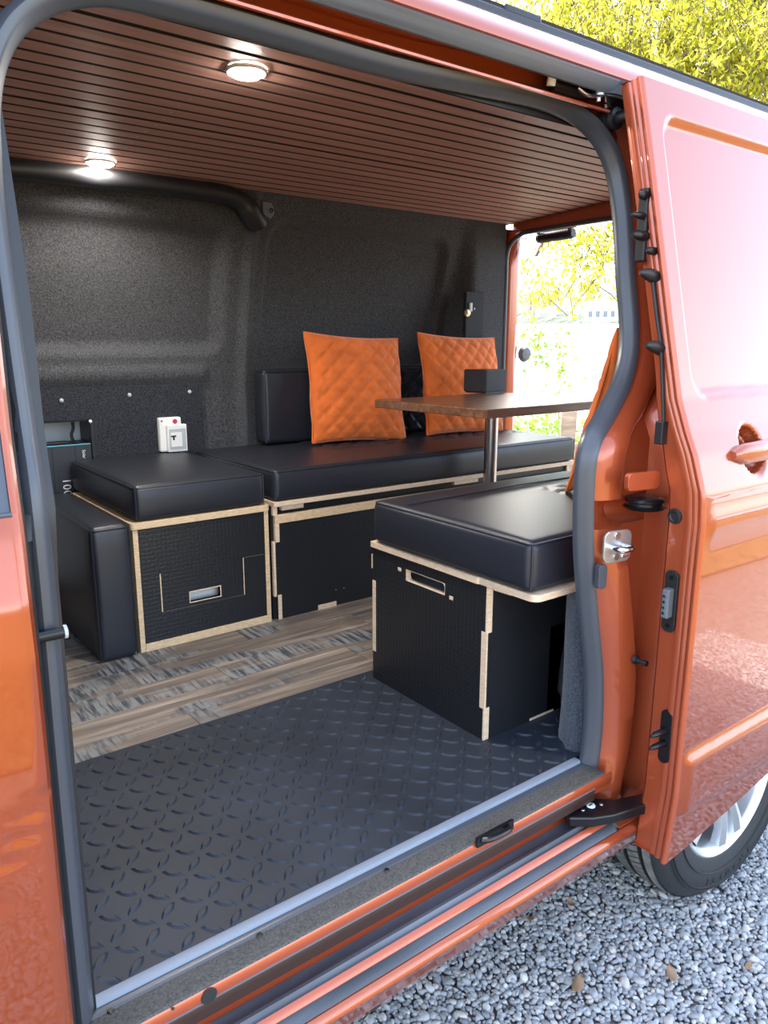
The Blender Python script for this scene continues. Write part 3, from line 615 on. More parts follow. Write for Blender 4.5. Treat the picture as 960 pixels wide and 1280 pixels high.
# ================================================================== INTERIOR THINGS
# --- rubber mat
MATY0, MATY1 = .990, 1.655
mat_ = thing('rubber_mat', 'black rubber mat with raised diamond tread inside the doorway', 'mat', (.75, 1.3, FZ))
rubm = M('mat_rubber', (.022, .027, .037), .50, spec=.35, bump=(220, .15, .001), var=(5, .25))
MB().box(.15, 1.62, MATY0, MATY1, FZ+.0005, FZ+.005).build('mat_sheet', rubm, mat_, bevel=.001)
mb = MB(); p = .0415; j = 0
for iy, y in enumerate(np.arange(MATY0+.016, MATY1-.012, p)):
    for ix, x in enumerate(np.arange(.17, 1.60, p)):
        if x > 1.168 and y > 1.148: continue
        a = R(45 if (ix+iy) % 2 else -45) + R(-4); L, Wd, H = .0215, .0078, .0036; V = []
        for s_, hh in ((1, 0), (.60, H)):
            for k in range(10):
                q = 2*math.pi*k/10; u = L*s_*math.cos(q); v_ = Wd*s_*math.copysign(abs(math.sin(q))**1.6, math.sin(q))
                V.append((x+u*math.cos(a)-v_*math.sin(a), y+u*math.sin(a)+v_*math.cos(a), FZ+.005+hh))
        mb.add(V, [(k, (k+1) % 10, 10+(k+1) % 10, 10+k) for k in range(10)] + [tuple(range(10, 20))])
tb = mb.build('diamond_tread', rubm, mat_, smooth=25, fixn=False); tb['kind'] = 'stuff'

def panel_hole_y(mb, x0, x1, z0, z1, y0, y1, h):   # panel facing y with rectangular hole h=(hx0,hx1,hz0,hz1)
    mb.box(x0, h[0], y0, y1, z0, z1); mb.box(h[1], x1, y0, y1, z0, z1); mb.box(h[0], h[1], y0, y1, z0, h[2]); mb.box(h[0], h[1], y0, y1, h[3], z1); return mb
# --- left storage box
BYF = 2.19
b1 = thing('storage_box', 'short black storage box with pale wood edges beside the upright bolster', 'storage box', (.95, 2.5, FZ), 'bench boxes')
x0, x1 = .732, 1.186
fr_ = panel_hole_y(MB(), x0+.016, x1-.016, FZ+.026, .948, BYF+.002, BYF+.016, (.900, 1.003, .690, .722)).build('front_panel', hexply, b1)
box('side_panel', ply, b1, x0, x0+.0155, BYF, 2.78, FZ, .948, bevel=.001); box('side_panel', ply, b1, x1-.0155, x1, BYF, 2.78, FZ, .948, bevel=.001)
box('bottom_panel', ply, b1, x0+.0158, x1-.0158, BYF-.001, 2.78, FZ, FZ+.0256, bevel=.001); box('back_panel', hexply, b1, x0+.016, x1-.016, 2.765, 2.78, FZ+.026, .948)
MB().prism(rrect(x0-.006, x1+.004, BYF-.006, 2.79, .012), .949, .970, 'z').build('lid', ply, b1, bevel=.0015)
for nm, d in (('drawer_groove', (.806, .8095, .677, .800)), ('drawer_groove', (.809, 1.088, .6755, .6768)), ('drawer_groove', (1.0875, 1.0905, .676, .803)), ('drawer_groove', (1.09, 1.170, .8015, .8035))):
    box(nm, ply if d[1]-d[0] < .01 else M('groove_dark', (.10, .08, .06), .7) if 'groove_dark' not in MATS else MATS['groove_dark'], b1, d[0], d[1], BYF+.0012, BYF+.0022, d[2], d[3])
slot = MB().prism(rrect(.899, 1.004, .689, .723, .004), BYF+.001, BYF+.003, 'y'); slot = MB()
for d in ((.897, .900, .687, .725), (1.003, 1.006, .687, .725), (.900, 1.003, .687, .690), (.900, 1.003, .722, .725)): slot.box(d[0], d[1], BYF+.0005, BYF+.016, d[2], d[3])
slot.build('slot_edge', plyh, b1)
box('drawer_back', whitep, b1, .88, 1.02, BYF+.05, BYF+.056, .64, .76)
# --- long bench box
b2 = thing('bench_box', 'long black bench box with pale wood joints under the quilted seat', 'storage box', (1.9, 2.5, FZ), 'bench boxes')
x0, x1 = 1.208, 2.74
box('front_panel', hexply, b2, x0+.004, x1, BYF+.003, BYF+.018, FZ, .9)
box('inner_board', blackp, b2, x0+.01, x1-.01, BYF+.03, BYF+.036, .88, .956)
MB().prism(rrect(x0-.003, x1+.004, BYF-.008, 2.80, .008), .958, .975, 'z').build('lid', plyh, b2, bevel=.0015)
box('front_rail', ply, b2, x0+.002, x1, BYF-.001, BYF+.016, .899, .928, bevel=.001)
box('rail_spacer', plyh, b2, x0+.03, x0+.115, BYF+.0, BYF+.016, .942, .957); box('rail_spacer', plyh, b2, 2.02, 2.15, BYF+.0, BYF+.016, .942, .957)
for d in ((x0+.002, x0+.018, .835, .899), (x0-.008, x0+.001, .645, .838), (x0+.006, x0+.020, FZ, .648), (x0-.004, x0+.012, .928, .957)): box('finger_joint', plyh, b2, d[0], d[1], BYF-.0005, BYF+.012, d[2], d[3], bevel=.0006)
box('foot_tab', plyh, b2, 1.375, 1.452, BYF-.0015, BYF+.006, FZ, .577, bevel=.0006)
box('side_panel', hexply, b2, x0-.0075, x0+.004, BYF+.013, 2.78, FZ, .956)
box('end_panel', plyh, b2, x1-.015, x1, BYF+.019, 2.78, FZ, .957)
for x in (1.452, 1.487): MB().cyl((x, BYF+.004, .620), (0, -1, 0), .003, .003, 8).build('screw_head', steel, b2)
# --- near box
NX, NY = 1.190, 1.170
nb = thing('handled_box', 'black box with cut-out hand hold and pale finger joints on the rubber mat', 'storage box', (1.6, 1.4, FZ), 'bench boxes')
ZB = FZ+.0055; ZT = .948
lp = MB(); hy0, hy1, hz0, hz1 = 1.316, 1.468, .889, .920
for d in ((NY+.0005, hy0, ZB, ZT), (hy1, 1.612, ZB, ZT), (hy0, hy1, ZB, hz0), (hy0, hy1, hz1, ZT)): lp.box(NX, NX+.015, d[0], d[1], d[2], d[3])
lp.build('end_panel', hexply, nb)
# rounded rim of the hand hold
o_ = rrect(hy0-.0005, hy1+.0005, hz0-.0005, hz1+.0005, .001, 4); i_ = rrect(hy0+.0015, hy1-.0015, hz0+.0015, hz1-.0015, .010, 4); n = len(o_)
MB().add([(NX+.0002, a, c) for a, c in o_] + [(NX+.0002, a, c) for a, c in i_] + [(NX+.016, a, c) for a, c in i_], [(k, (k+1) % n, n+(k+1) % n, n+k) for k in range(n)] + [(n+k, n+(k+1) % n, 2*n+(k+1) % n, 2*n+k) for k in range(n)]).build('hand_hold_rim', plyh, nb)
box('front_panel', hexply, nb, NX+.0155, 2.30, NY, NY+.015, ZB, ZT); box('back_panel', hexply, nb, NX+.0155, 2.30, 1.597, 1.612, ZB, ZT); box('base', hexply, nb, NX+.016, 2.29, NY+.016, 1.596, ZB, ZB+.012); box('end_panel', hexply, nb, 2.285, 2.30, NY+.0155, 1.5965, ZB, ZT)
for d in ((NX-.001, NX+.016, NY-.001, NY+.004, .836, ZT), (NX-.001, NX+.016, NY-.001, NY+.004, ZB, .648), (NX-.0008, NX+.004, NY-.0012, NY+.0165, .646, .838), (NX-.0008, NX+.004, 1.598, 1.613, .648, .855), (NX+.004, NX+.014, 1.612, 1.624, .885, .925)):
    box('finger_joint', plyh, nb, *d, bevel=.0005)
for y, z in ((1.494, .913), (1.293, .889)): box('tenon_peg', plyh, nb, NX-.0008, NX+.002, y-.007, y+.007, z-.005, z+.005, bevel=.002)
box('front_tab', plyh, nb, 1.352, 1.44, NY-.0012, NY+.004, ZB, ZB+.006)
for x in (1.475, 1.52): MB().cyl((x, NY+.001, .60), (0, -1, 0), .0028, .0025, 8).build('screw_head', steel, nb)
LD = [(1.183, 1.613), (1.183, 1.20), (1.187, 1.196), (1.187, 1.17)] + [(1.187 + .022 - .022*math.cos(R(q)), 1.045 - .022*math.sin(R(q)) + .003) for q in range(0, 91, 15)] + [(2.65, 1.026), (2.65, 1.613)]
MB().prism(LD, .9495, .966, 'z').build('lid', plyh, nb, bevel=.001)
MB().prism([(1.206, 1.168), (1.21, 1.12), (1.218, 1.108), (1.30, 1.10), (1.30, 1.168)], .938, .949, 'z').build('lid_cleat', plyh, nb, bevel=.001)
# things inside the boxes seen through the hand holds
tag(MB().lathe([(.262, .0001), (.262, .058), (.282, .068), (.312, .064), (.335, .045), (.342, .0001)], (1.30, 1.335, ZB+.302-.26+.0), 'z', 20).build('plastic_bag', blue, smooth=True), 'crumpled blue bag inside the handled box', 'bag')
tag(box('plastic_tub', lgrey, None, 1.209, 1.50, 1.20, 1.58, ZB+.013, ZB+.302, bevel=.01), 'pale grey tub under the blue bag inside the box', 'tub')
# --- cushions
def seam(x0, x1, y0, y1, z, r, parent, cr=.016):
    P = [(a, c, z) for a, c in rrect(x0, x1, y0, y1, cr, 4)]; P.append(P[0]); P.append(P[1])
    return MB().tube(P, r, 6, cap=False).build('piping', leather, parent, smooth=True)
def vseams(x0, x1, y0, z0, z1, parent):
    for x in (x0+.004, x1-.004): MB().tube([(x, y0+.003, z0+.006), (x, y0+.0015, (z0+z1)/2), (x, y0+.003, z1-.006)], .0022, 6).build('corner_seam', leather, parent, smooth=True)
def quiltfn(ax, y0, y1, x0, x1, s=.085):
    def f(x, y, z, n):
        a, b = (x, y) if ax == 'z' else (x, z)
        if (ax == 'z' and n.z < .9) or (ax == 'y' and n.y > -.9): return 0
        if not (x0 < a < x1 and y0 < b < y1): return 0
        u = (a + b)/s; v = (a - b)/s
        e = min(abs(u-round(u)), abs(v-round(v)))
        return .010*min(1, (e/.22))**.6 - .005
    return f
def cush(name, label, d, disp=None, nn=None, puff=.008, group='black leather cushions', r=.018):
    o = weld(cushion_mesh(*d, r=r, puff=puff, disp=disp, nn=nn).build(name, leather, None)); tag(o, label, 'cushion', group)
    seam(d[0]+.003, d[1]-.003, d[2]+.003, d[3]-.003, d[5]-.006, .0028, o); vseams(d[0], d[1], d[2], d[4], d[5], o); return o
cush('seat_cushion', 'square black leather seat cushion on the short storage box', (.742, 1.172, BYF-.006, 2.830, .9712, 1.078))
cush('seat_cushion', 'long black leather seat cushion with quilted strip below the orange pillows', (1.206, 2.735, BYF-.012, 2.808, .9762, 1.081), disp=quiltfn('z', 2.44, 2.80, 1.62, 2.68), nn=(150, 60, 4))
cush('back_cushion', 'long black leather backrest cushion with quilted middle against the carpet wall', (1.468, 2.515, 2.712, 2.795, 1.090, 1.385), disp=quiltfn('y', 1.10, 1.38, 1.80, 2.48), nn=(150, 6, 46), r=.02)
cush('seat_cushion', 'black leather seat cushion on the box with the hand hold', (1.180, 2.72, 1.036, 1.600, .9672, 1.082), disp=quiltfn('z', 1.15, 1.42, 1.62, 2.66), nn=(130, 50, 4), puff=.010)
# long stitched joint across near cushion top
cs = [o for o in bpy.data.objects if o.name.startswith('seat_cushion')][-1]
MB().tube([(1.20, 1.475, 1.0875), (1.6, 1.478, 1.0925), (2.7, 1.478, 1.088)], .0018, 6).build('top_seam', leather, cs, smooth=True)
# upright bolster
bo = weld(cushion_mesh(.606, .722, 2.178, 2.80, FZ+.001, .970, r=.02, puff=.008, nn=(5, 12, 10)).build('bolster_cushion', leather, None)); tag(bo, 'tall narrow black leather bolster standing on the wood floor', 'cushion', 'black leather cushions')
seam(.609, .719, 2.181, 2.797, .964, .0028, bo); vseams(.606, .722, 2.178, FZ, .970, bo)
# --- orange pillows
def pillow(name, label, c, W, H, T, yaw, lean, roll=0., group='orange pillows'):
    N = 72; ts_ = [math.sin(t*math.pi/2) for t in np.linspace(-1, 1, N)]
    mtx = Matrix.Translation(c) @ Matrix.Rotation(yaw, 4, 'Z') @ Matrix.Rotation(lean, 4, 'X') @ Matrix.Rotation(roll, 4, 'Y')
    def side(s):
        def f(u, v):
            x = u*W/2*(1 - .055*(1-v*v)) ; z = v*H/2*(1 - .055*(1-u*u))
            base = max(0, (1-u*u)*(1-v*v)); t = T/2*base**.42
            a = (x + z)/.074; b = (x - z)/.074; e = min(abs(a-round(a)), abs(b-round(b)))
            q = (.0105*min(1, e/.24)**.8 - .0105)*min(1, base*5)
            wob = .004*math.sin(9*x+3*z)*base
            y = s*(t + q + wob)
            return tuple(mtx @ Vector((x + .004*math.sin(v*5)*(1 if abs(u) > .9 else 0), y, z)))
        return f
    o = MB().grid(side(-1), ts_, ts_).grid(side(1), ts_, ts_).build(name, orangev, None); weld(o, .0008); tag(o, label, 'pillow', group)
    P = []
    for t in np.linspace(-1, 1, 20): P.append((t, -1))
    for t in np.linspace(-1, 1, 20)[1:]: P.append((1, t))
    for t in np.linspace(1, -1, 20)[1:]: P.append((t, 1))
    for t in np.linspace(1, -1, 20)[1:]: P.append((-1, t))
    pts = [mtx @ Vector((u*W/2*(1-.055*(1-v*v)), 0, v*H/2*(1-.055*(1-u*u)))) for u, v in P]
    MB().tube(pts, .0035, 6).build('edge_piping', orangev, o, smooth=True); return o
pillow('pillow', 'orange quilted velvet pillow leaning on the backrest, farther from the speaker', (1.852, 2.618, 1.306), .462, .445, .15, R(-2), R(-12), R(3))
pillow('pillow', 'orange quilted velvet pillow behind the table and black speaker', (2.420, 2.588, 1.307), .470, .450, .14, R(0), R(-12), R(2.5))
q0 = atz(712, 616, 1.09); XP = q0[0]-.015
p3_ = pillow('pillow', 'orange velvet pillow seen edge-on, leaning behind the door seal', (XP+.235, q0[1]-.062, 1.312), .47, .45, .13, R(1), R(17), R(0))
q = Vector((XP+.030, q0[1]-.078, 1.42)); MB().tube([q, q+Vector((0, .004, -.012)), q+Vector((0, .006, -.03))], [.0025, .0035, .002], 8).build('zip_pull', chrome, p3_, smooth=True)
# --- table
TZ = 1.285; th = R(2); TN = Vector((1.735, 1.735, 0)); tw, td = .70, .575
tm = Matrix.Translation(TN) @ Matrix.Rotation(th, 4, 'Z')
tbl = thing('pedestal_table', 'small walnut table top on a single steel pole between the benches', 'table', (2.11, 2.08, FZ))
MB().box(0, tw, 0, td, TZ-.030, TZ, tm).build('table_top', tablem, tbl, bevel=.0025)
PXY = (2.10, 2.075)
MB().lathe([(FZ+.0005, .0255), (TZ-.05, .0255)], (PXY[0], PXY[1], 0), 'z', 28).build('pole', steel, tbl, smooth=True)
MB().lathe([(TZ-.062, .0001), (TZ-.062, .030), (TZ-.046, .034), (TZ-.038, .062), (TZ-.031, .064), (TZ-.031, .0001)], (PXY[0], PXY[1], 0), 'z', 28).build('pole_flange', blackm, tbl, smooth=40)
MB().lathe([(FZ+.022, .028), (FZ+.014, .055), (FZ+.0004, .085), (FZ+.0004, .0001)], (PXY[0], PXY[1], 0), 'z', 28).build('floor_socket', blackm, tbl, smooth=40)
# --- speaker on the table: bottom near corner edge seen at pixel (607, 493)
sq = atz(607, 492, TZ); ang = R(37.3-6)
sm_ = Matrix.Translation((sq[0], sq[1], 0)) @ Matrix.Rotation(-R(37.3)+R(45)-R(3), 4, 'Z')
spk = thing('speaker', 'small black box speaker standing on the walnut table', 'speaker', (sq[0], sq[1], TZ))
S = .138; SH = .096
MB().prism(rrect(0, S, 0, S*.9, .008), TZ+.004, TZ+SH, 'z')
mb = MB().prism(rrect(0, S, 0, S*.92, .007), TZ+.005, TZ+SH, 'z'); mb.v = [tuple(sm_ @ Vector(v)) for v in mb.v]; mb.build('speaker_body', M('speaker_fabric', (.030, .032, .038), .7, bump=(900, .5, .001)), spk, bevel=.003)
mb = MB().prism(rrect(.006, S-.006, .006, S*.92-.006, .006), TZ, TZ+.005, 'z'); mb.v = [tuple(sm_ @ Vector(v)) for v in mb.v]; mb.build('speaker_foot', blackp, spk)
mb = MB().prism(rrect(.003, S-.003, .003, S*.92-.003, .006), TZ+SH, TZ+SH+.002, 'z'); mb.v = [tuple(sm_ @ Vector(v)) for v in mb.v]; mb.build('speaker_top', blackm, spk)
# --- power station in the wall recess
SY = 2.85
a = aty(52, 559, SY); b_ = aty(118, 554, SY); zt = (a[2]+b_[2])/2
ps = thing('power_station', 'black portable power station numbered 1000 tucked behind the bolster', 'power station', (.72, SY+.07, .60))
xa, xb = .628, .826
MB().box(xa, xb, SY, SY+.135, .60, zt).build('casing', stationm, ps, bevel=.003)
for px in (67, 96): q = aty(px, 585, SY); box('panel_gap', under, ps, q[0]-.0012, q[0]+.0012, SY-.0008, SY+.001, .62, zt-.002)
box('teal_rim', teal, ps, xa+.002, xb-.004, SY-.001, SY+.002, zt-.003, zt+.0005)
tx = aty(85, 610, SY)
def face_text(t, size, px, py, name, sp=1.0):
    q = aty(px, py, SY); mtx = Matrix.Translation((q[0], SY-.0010, q[2])) @ Matrix.Rotation(math.pi/2, 4, 'X') @ Matrix.Rotation(-math.pi/2, 4, 'Z'); return text_mesh(t, size, name, white, ps, mtx, .0004, sp)
face_text('1000', .040, 84, 613, 'model_number', 1.12); face_text('Solar', .0155, 105, 568, 'brand_lettering'); face_text('portable power', .0085, 60, 606, 'small_lettering')
tag(MB().tube(catmull([(xb-.05, SY+.04, zt+.001), (xb-.055, SY+.045, zt+.03), (xb-.045, SY+.05, zt+.06), (xb-.05, SY+.06, zt+.12)], 5), .006, 8).build('power_cable', blackp, None, smooth=True), 'black cable plugged into top of the power station', 'cable')
box('carry_handle', blackp, ps, xa+.05, xb-.07, SY+.03, SY+.07, zt, zt+.008, bevel=.003)
# --- outlet box on the carpet board
q1 = aty(199, 523, BY-.03); q2 = aty(233, 564, BY-.03); ox0, ox1, oz1 = q1[0], q2[0], q1[2]; oz0 = 1.083
ou = thing('power_outlet', 'white weatherproof power outlet box on the carpet board', 'power outlet', ((ox0+ox1)/2, BY, oz0))
box('outlet_base', whitep, ou, ox0, ox1-.012, BY-.028, BY, oz0, oz1, bevel=.006)
box('outlet_cover', whitep, ou, ox0+.022, ox1, BY-.048, BY-.028, oz0, oz1-.026, bevel=.004)
box('outlet_window', lgrey, ou, ox0+.028, ox1-.006, BY-.0495, BY-.048, oz0+.01, oz1-.042, bevel=.001)
box('socket_plate', whitep, ou, ox0+.034, ox1-.022, BY-.051, BY-.0495, oz0+.02, oz1-.056, bevel=.001)
cx = (ox0+ox1)/2-.006; cz = oz0+.052
box('socket_slot', blackp, ou, cx-.010, cx+.010, BY-.0516, BY-.0505, cz+.006, cz+.012); box('socket_slot', blackp, ou, cx-.003, cx+.004, BY-.0516, BY-.0505, cz-.006, cz+.006)
MB().lathe([(0, .0095), (-.001, .009), (-.0012, .0001)], ((ox0+ox1)/2+.012, BY-.0282, oz1-.016), 'y', 20).build('red_sticker', red, ou)
MB().lathe([(0, .004), (-.001, .0001)], (ox0+.010, BY-.0282, oz1-.012), 'y', 10).build('outlet_screw', greyp, ou)
# --- belt plate on the rear pillar
yb_ = ywall(2.58, 1.6)-.012
a = aty(583, 364, yb_); c_ = aty(597, 470, yb_)
bp_ = thing('belt_plate', 'tall black plate with brass bolt on the carpeted rear pillar', 'bracket', (a[0], yb_, c_[2]))
MB().prism([(a[0], c_[2]), (c_[0]+.03, c_[2]), (c_[0]+.03, a[2]), (a[0], a[2])], yb_, yb_+.02, 'y').build('plate', under, bp_, bevel=.004)
q = aty(583, 391, yb_); brass = M('brass', (.75, .58, .36), .3, metal=.9)
MB().lathe([(0, .018), (-.006, .017), (-.010, .010), (-.012, .0001)], (q[0]+.004, yb_, q[2]), 'y', 18).build('bolt', brass, bp_, smooth=40)
q = aty(587, 383, yb_); box('keeper', lgrey, bp_, q[0]-.006, q[0]+.010, yb_-.01, yb_, q[2]-.022, q[2]+.016, bevel=.002)
q = aty(593, 386, yb_); MB().lathe([(0, .005), (-.003, .0001)], (q[0], yb_, q[2]), 'y', 10).build('rivet', lgrey, bp_)
# --- ceiling lamps
def lamp(px, py, label, e):
    q = atz(px, py, 2.070); z = zc(q[1]); x, y = q[0], q[1]
    L = thing('ceiling_light', label, 'light', (x, y, z), 'recessed ceiling lights')
    MB().lathe([(0, .046), (-.006, .045), (-.008, .042), (-.006, .039)], (x, y, z), 'z', 28).build('bezel', lgrey, L, smooth=40)
    MB().lathe([(-.005, .040), (-.013, .032), (-.016, .018), (-.017, .0001)], (x, y, z), 'z', 24).build('lens', leaflamp, L, smooth=True)
    ld = bpy.data.lights.new('lamp_glow', 'SPOT'); ld.energy = e; ld.spot_size = R(165); ld.spot_blend = .6; ld.shadow_soft_size = .035; ld.color = (1, .94, .86)
    lo_ = bpy.data.objects.new('lamp_glow', ld); COL.objects.link(lo_); lo_.parent = L; lo_.location = (0, 0, -.03)
lamp(308, 96, 'lit round ceiling light nearest the doorway', 8); lamp(124, 191, 'lit round ceiling light above the black wall cover', 4.5); lamp(655, 287, 'lit round ceiling light beside the rear crossbar', 20)
# --- bar hanging under the rear crossbar
a = Vector(atx(672, 298, 2.93)); b = Vector(atx(717, 291, 2.93))
lb = thing('light_bar', 'black ribbed cylinder bar hanging below the rear crossbar', 'light bar', tuple((a+b)/2))
MB().tube([a, a+(b-a)*.03, a+(b-a)*.97, b], [.018, .023, .023, .018], 16).build('bar_body', blackp, lb, smooth=40)
for t in (.05, .92):
    p = a+(b-a)*t; MB().tube([p, p+Vector((-.02, 0, .05)), p+Vector((-.05, 0, .075))], .009, 8).build('bar_mount', blackm, lb, smooth=True)
for k in range(14): p = a+(b-a)*(.1+.06*k); MB().tube([p-(b-a)*.008, p+(b-a)*.008], .0245, 16).build('bar_rib', blackp, lb, smooth=40)
tag(MB().tube(catmull([tuple(a+Vector((0, .02, .03))), tuple(a+Vector((-.05, .10, .02))), tuple(a+Vector((-.08, .15, -.01))), tuple(a+Vector((-.1, .22, .05)))], 5), .004, 8).build('bar_cable', blackp, None, smooth=True), 'thin black cable running from the hanging bar to the pillar', 'cable')
# --- dark strap bundle beside the box on the mat
tag(MB().tube(catmull([atz(709, 893, FZ+.02), aty(707, 870, 1.10), aty(710, 835, 1.12), aty(716, 800, 1.13)], 5), [.012]*6+[.02]*10, 10, flat=.5).build('strap', blackp, None, smooth=True), 'dark strap hanging between the box and the carpeted pillar', 'strap')
# ================================================================== OUTSIDE
# --- gravel
def ico(sub):
    bm = bmesh.new(); bmesh.ops.create_icosphere(bm, subdivisions=sub, radius=1); v = np.array([tuple(x.co) for x in bm.verts]); f = np.array([[x.index for x in q.verts] for q in bm.faces]); bm.free(); return v, f
IV, IF = ico(2)
def pebble_shape(seed):
    r_ = np.random.default_rng(seed); k = r_.normal(size=(3, 3))*1.3; ph = r_.uniform(0, 6, 3)
    d = 1 + .10*sum(np.sin(IV @ k[i] + ph[i]) for i in range(3)); return IV*d[:, None]
SH_ = [pebble_shape(s) for s in range(8)]
px_ = []; G0 = (.62, 2.75, .25, 1.65); pit = .0108
gx, gy = np.meshgrid(np.arange(G0[0], G0[1], pit), np.arange(G0[2], G0[3], pit)); gx = gx.ravel(); gy = gy.ravel()
gx = gx + rng.uniform(-.005, .005, gx.size); gy = gy + rng.uniform(-.005, .005, gy.size)
def projpx(x, y, z):
    v = np.stack([x-CAM[0], y-CAM[1], z-CAM[2]], -1); a = v @ _rt; b = v @ _up; c = v @ _fw; return 480+FPX*a/c, 640-FPX*b/c, c
ux, uy, dep = projpx(gx, gy, np.zeros_like(gx))
keep = (ux > 380) & (ux < 1000) & (uy > 1000) & (uy < 1330) & ~((np.abs(gx-WX) < .012) & (gy > WY) & (gy < WY+.23)); gx, gy, dep, ux, uy = gx[keep], gy[keep], dep[keep], ux[keep], uy[keep]
n = gx.size; s0 = np.exp(rng.normal(np.log(.0062), .24, n)); zz = s0*.25 + rng.uniform(-.002, .003, n)
def pmat(i, r_):
    e = r_.uniform(0, 2*math.pi); t1, t2 = r_.normal(0, .35), r_.normal(0, .35)
    return np.array((Matrix.Rotation(e, 3, 'Z') @ Matrix.Rotation(t1, 3, 'X') @ Matrix.Rotation(t2, 3, 'Y')))
inframe = (ux > 5) & (ux < 955) & (uy < 1272); vis = inframe & (gy < 1.0 - .0) & ((ux-430)*.60 + uy > 1290)
order = np.argsort(np.where(vis, dep - s0*30, 99)); big = set(order[:300].tolist())
AV = []; AF = []; c = 0; singles = []
for i in range(n):
    r_ = rng; sc = s0[i]*np.array([r_.uniform(1.0, 1.45), r_.uniform(.8, 1.05), r_.uniform(.55, .8)])
    m = pmat(i, r_)
    if i in big: singles.append((i, sc, m)); continue
    v = (SH_[i % 8]*sc) @ m.T + np.array([gx[i], gy[i], zz[i]]); AV.append(v); AF.append(IF + c); c += len(IV)
# the same gravel carries on around the framed patch, with plainer stones
JV, JF = ico(1)
ox, oy = np.meshgrid(np.arange(-.9, 3.7, .0135), np.arange(-.45, 1.75, .0135)); ox = ox.ravel() + rng.uniform(-.006, .006, ox.size); oy = oy.ravel() + rng.uniform(-.006, .006, oy.size)
vx, vy, _d = projpx(ox, oy, np.zeros_like(ox)); _d = np.where(_d > .05, _d, -1)
ok = ~((ox > G0[0]) & (ox < G0[1]) & (oy > G0[2]) & (oy < G0[3]) & (vx > 380) & (vx < 1000) & (vy > 1000) & (vy < 1330)) & ~((np.abs(ox-WX) < .012) & (oy > WY) & (oy < WY+.23)); ox, oy = ox[ok], oy[ok]
m_ = ox.size; th_ = rng.uniform(0, 6.283, m_); ss = np.exp(rng.normal(np.log(.0074), .22, m_)); sx, sy, sz = ss*rng.uniform(1, 1.4, m_), ss*rng.uniform(.8, 1.05, m_), ss*rng.uniform(.55, .75, m_)
lx = JV[None, :, 0]*sx[:, None]; ly = JV[None, :, 1]*sy[:, None]; lz = JV[None, :, 2]*sz[:, None]; ct, st_ = np.cos(th_)[:, None], np.sin(th_)[:, None]
W3 = np.stack([lx*ct - ly*st_ + ox[:, None], lx*st_ + ly*ct + oy[:, None], lz + (ss*.25 + rng.uniform(-.002, .003, m_))[:, None]], -1).reshape(-1, 3)
AV.append(W3); AF.append((JF[None] + (np.arange(m_)*len(JV))[:, None, None]).reshape(-1, 3) + c)
AV = np.concatenate(AV); AF = np.concatenate(AF)
me = bpy.data.meshes.new('gravel'); me.vertices.add(len(AV)); me.vertices.foreach_set('co', AV.ravel()); me.loops.add(AF.size); me.loops.foreach_set('vertex_index', AF.ravel().astype(np.int32))
me.polygons.add(len(AF)); me.polygons.foreach_set('loop_start', np.arange(0, AF.size, 3, dtype=np.int32)); me.polygons.foreach_set('use_smooth', np.ones(len(AF), bool)); me.update(); me.validate()
me.materials.append(pebm); go = bpy.data.objects.new('gravel', me); COL.objects.link(go); go.parent = ground; go['kind'] = 'stuff'
PM = []
for k in range(8):
    m_ = bpy.data.meshes.new('pebble'); m_.from_pydata([tuple(v) for v in SH_[k]], [], [tuple(int(a) for a in f) for f in IF]); m_.polygons.foreach_set('use_smooth', [True]*len(m_.polygons)); m_.materials.append(pebm); PM.append(m_)
for i, sc, m in singles:
    o = bpy.data.objects.new('pebble', PM[i % 8]); COL.objects.link(o); o.parent = ground
    o.matrix_basis = Matrix.Translation((gx[i], gy[i], zz[i])) @ Matrix(m.tolist()).to_4x4() @ Matrix.Diagonal((*sc, 1))
# fallen leaves
for p in ((815/960*320+440, 1), ):
    pass
drym = M('dry_leaf', (.42, .26, .15), .7)
for k, (px, py, s) in enumerate(((667, 1127, .022), (714, 1131, .018), (840, 1220, .026), (518+205, 1233, .030), (936, 1210, .016), (662, 1150, .016))):
    q = atz(px, py, .012); a = random.uniform(0, 6); mb = MB(); V = []
    for t in np.linspace(-1, 1, 7):
        wd = s*.45*(1-t*t)**.7; x_, z_ = t*s, .006*t*t
        for sg in (-1, 0, 1): V.append((q[0]+x_*math.cos(a)-sg*wd*math.sin(a), q[1]+x_*math.sin(a)+sg*wd*math.cos(a), .014+z_+(.004 if sg else 0)))
    mb.add(V, [(3*i+j, 3*i+j+1, 3*i+j+4, 3*i+j+3) for i in range(6) for j in range(2)])
    tag(mb.build('fallen_leaf', drym, None, smooth='all', solid=.0006), 'dry brown fallen leaf lying on the grey gravel', 'leaf', 'fallen leaves on the gravel')
# --- lake, far shore
U = Vector((math.sin(R(51)), math.cos(R(51)), 0)); T_ = Vector((U.y, -U.x, 0))
def far(r, t, z): p = U*r + T_*t; return (p.x, p.y, z)
struct(MB().grid(lambda t, r: far(r, t*(1+r/40), -.25 + (r-16)*.0405), np.linspace(-60, 60, 12), np.linspace(16, 150, 20)).build('lake', M('lake_water', (.55, .60, .62), .25, bump=(6, .5, .05)), None, smooth='all'), 'bright sunlit lake seen through the rear opening')
hm = M('hazy_hillside', (.085, .10, .075), .9, var=(.12, .45), bump=(.6, .8, 1.0))
struct(MB().grid(lambda t, k: far(146 + 30*k, t, 4.9 + (k**.8)*(7.5 + 2.5*math.sin(t*.045+1) + 1.2*math.sin(t*.16)) - .3), np.linspace(-170, 170, 140), np.linspace(0, 1, 8)).build('hillside', hm, None, smooth='all'), 'hazy wooded hillside across the lake')
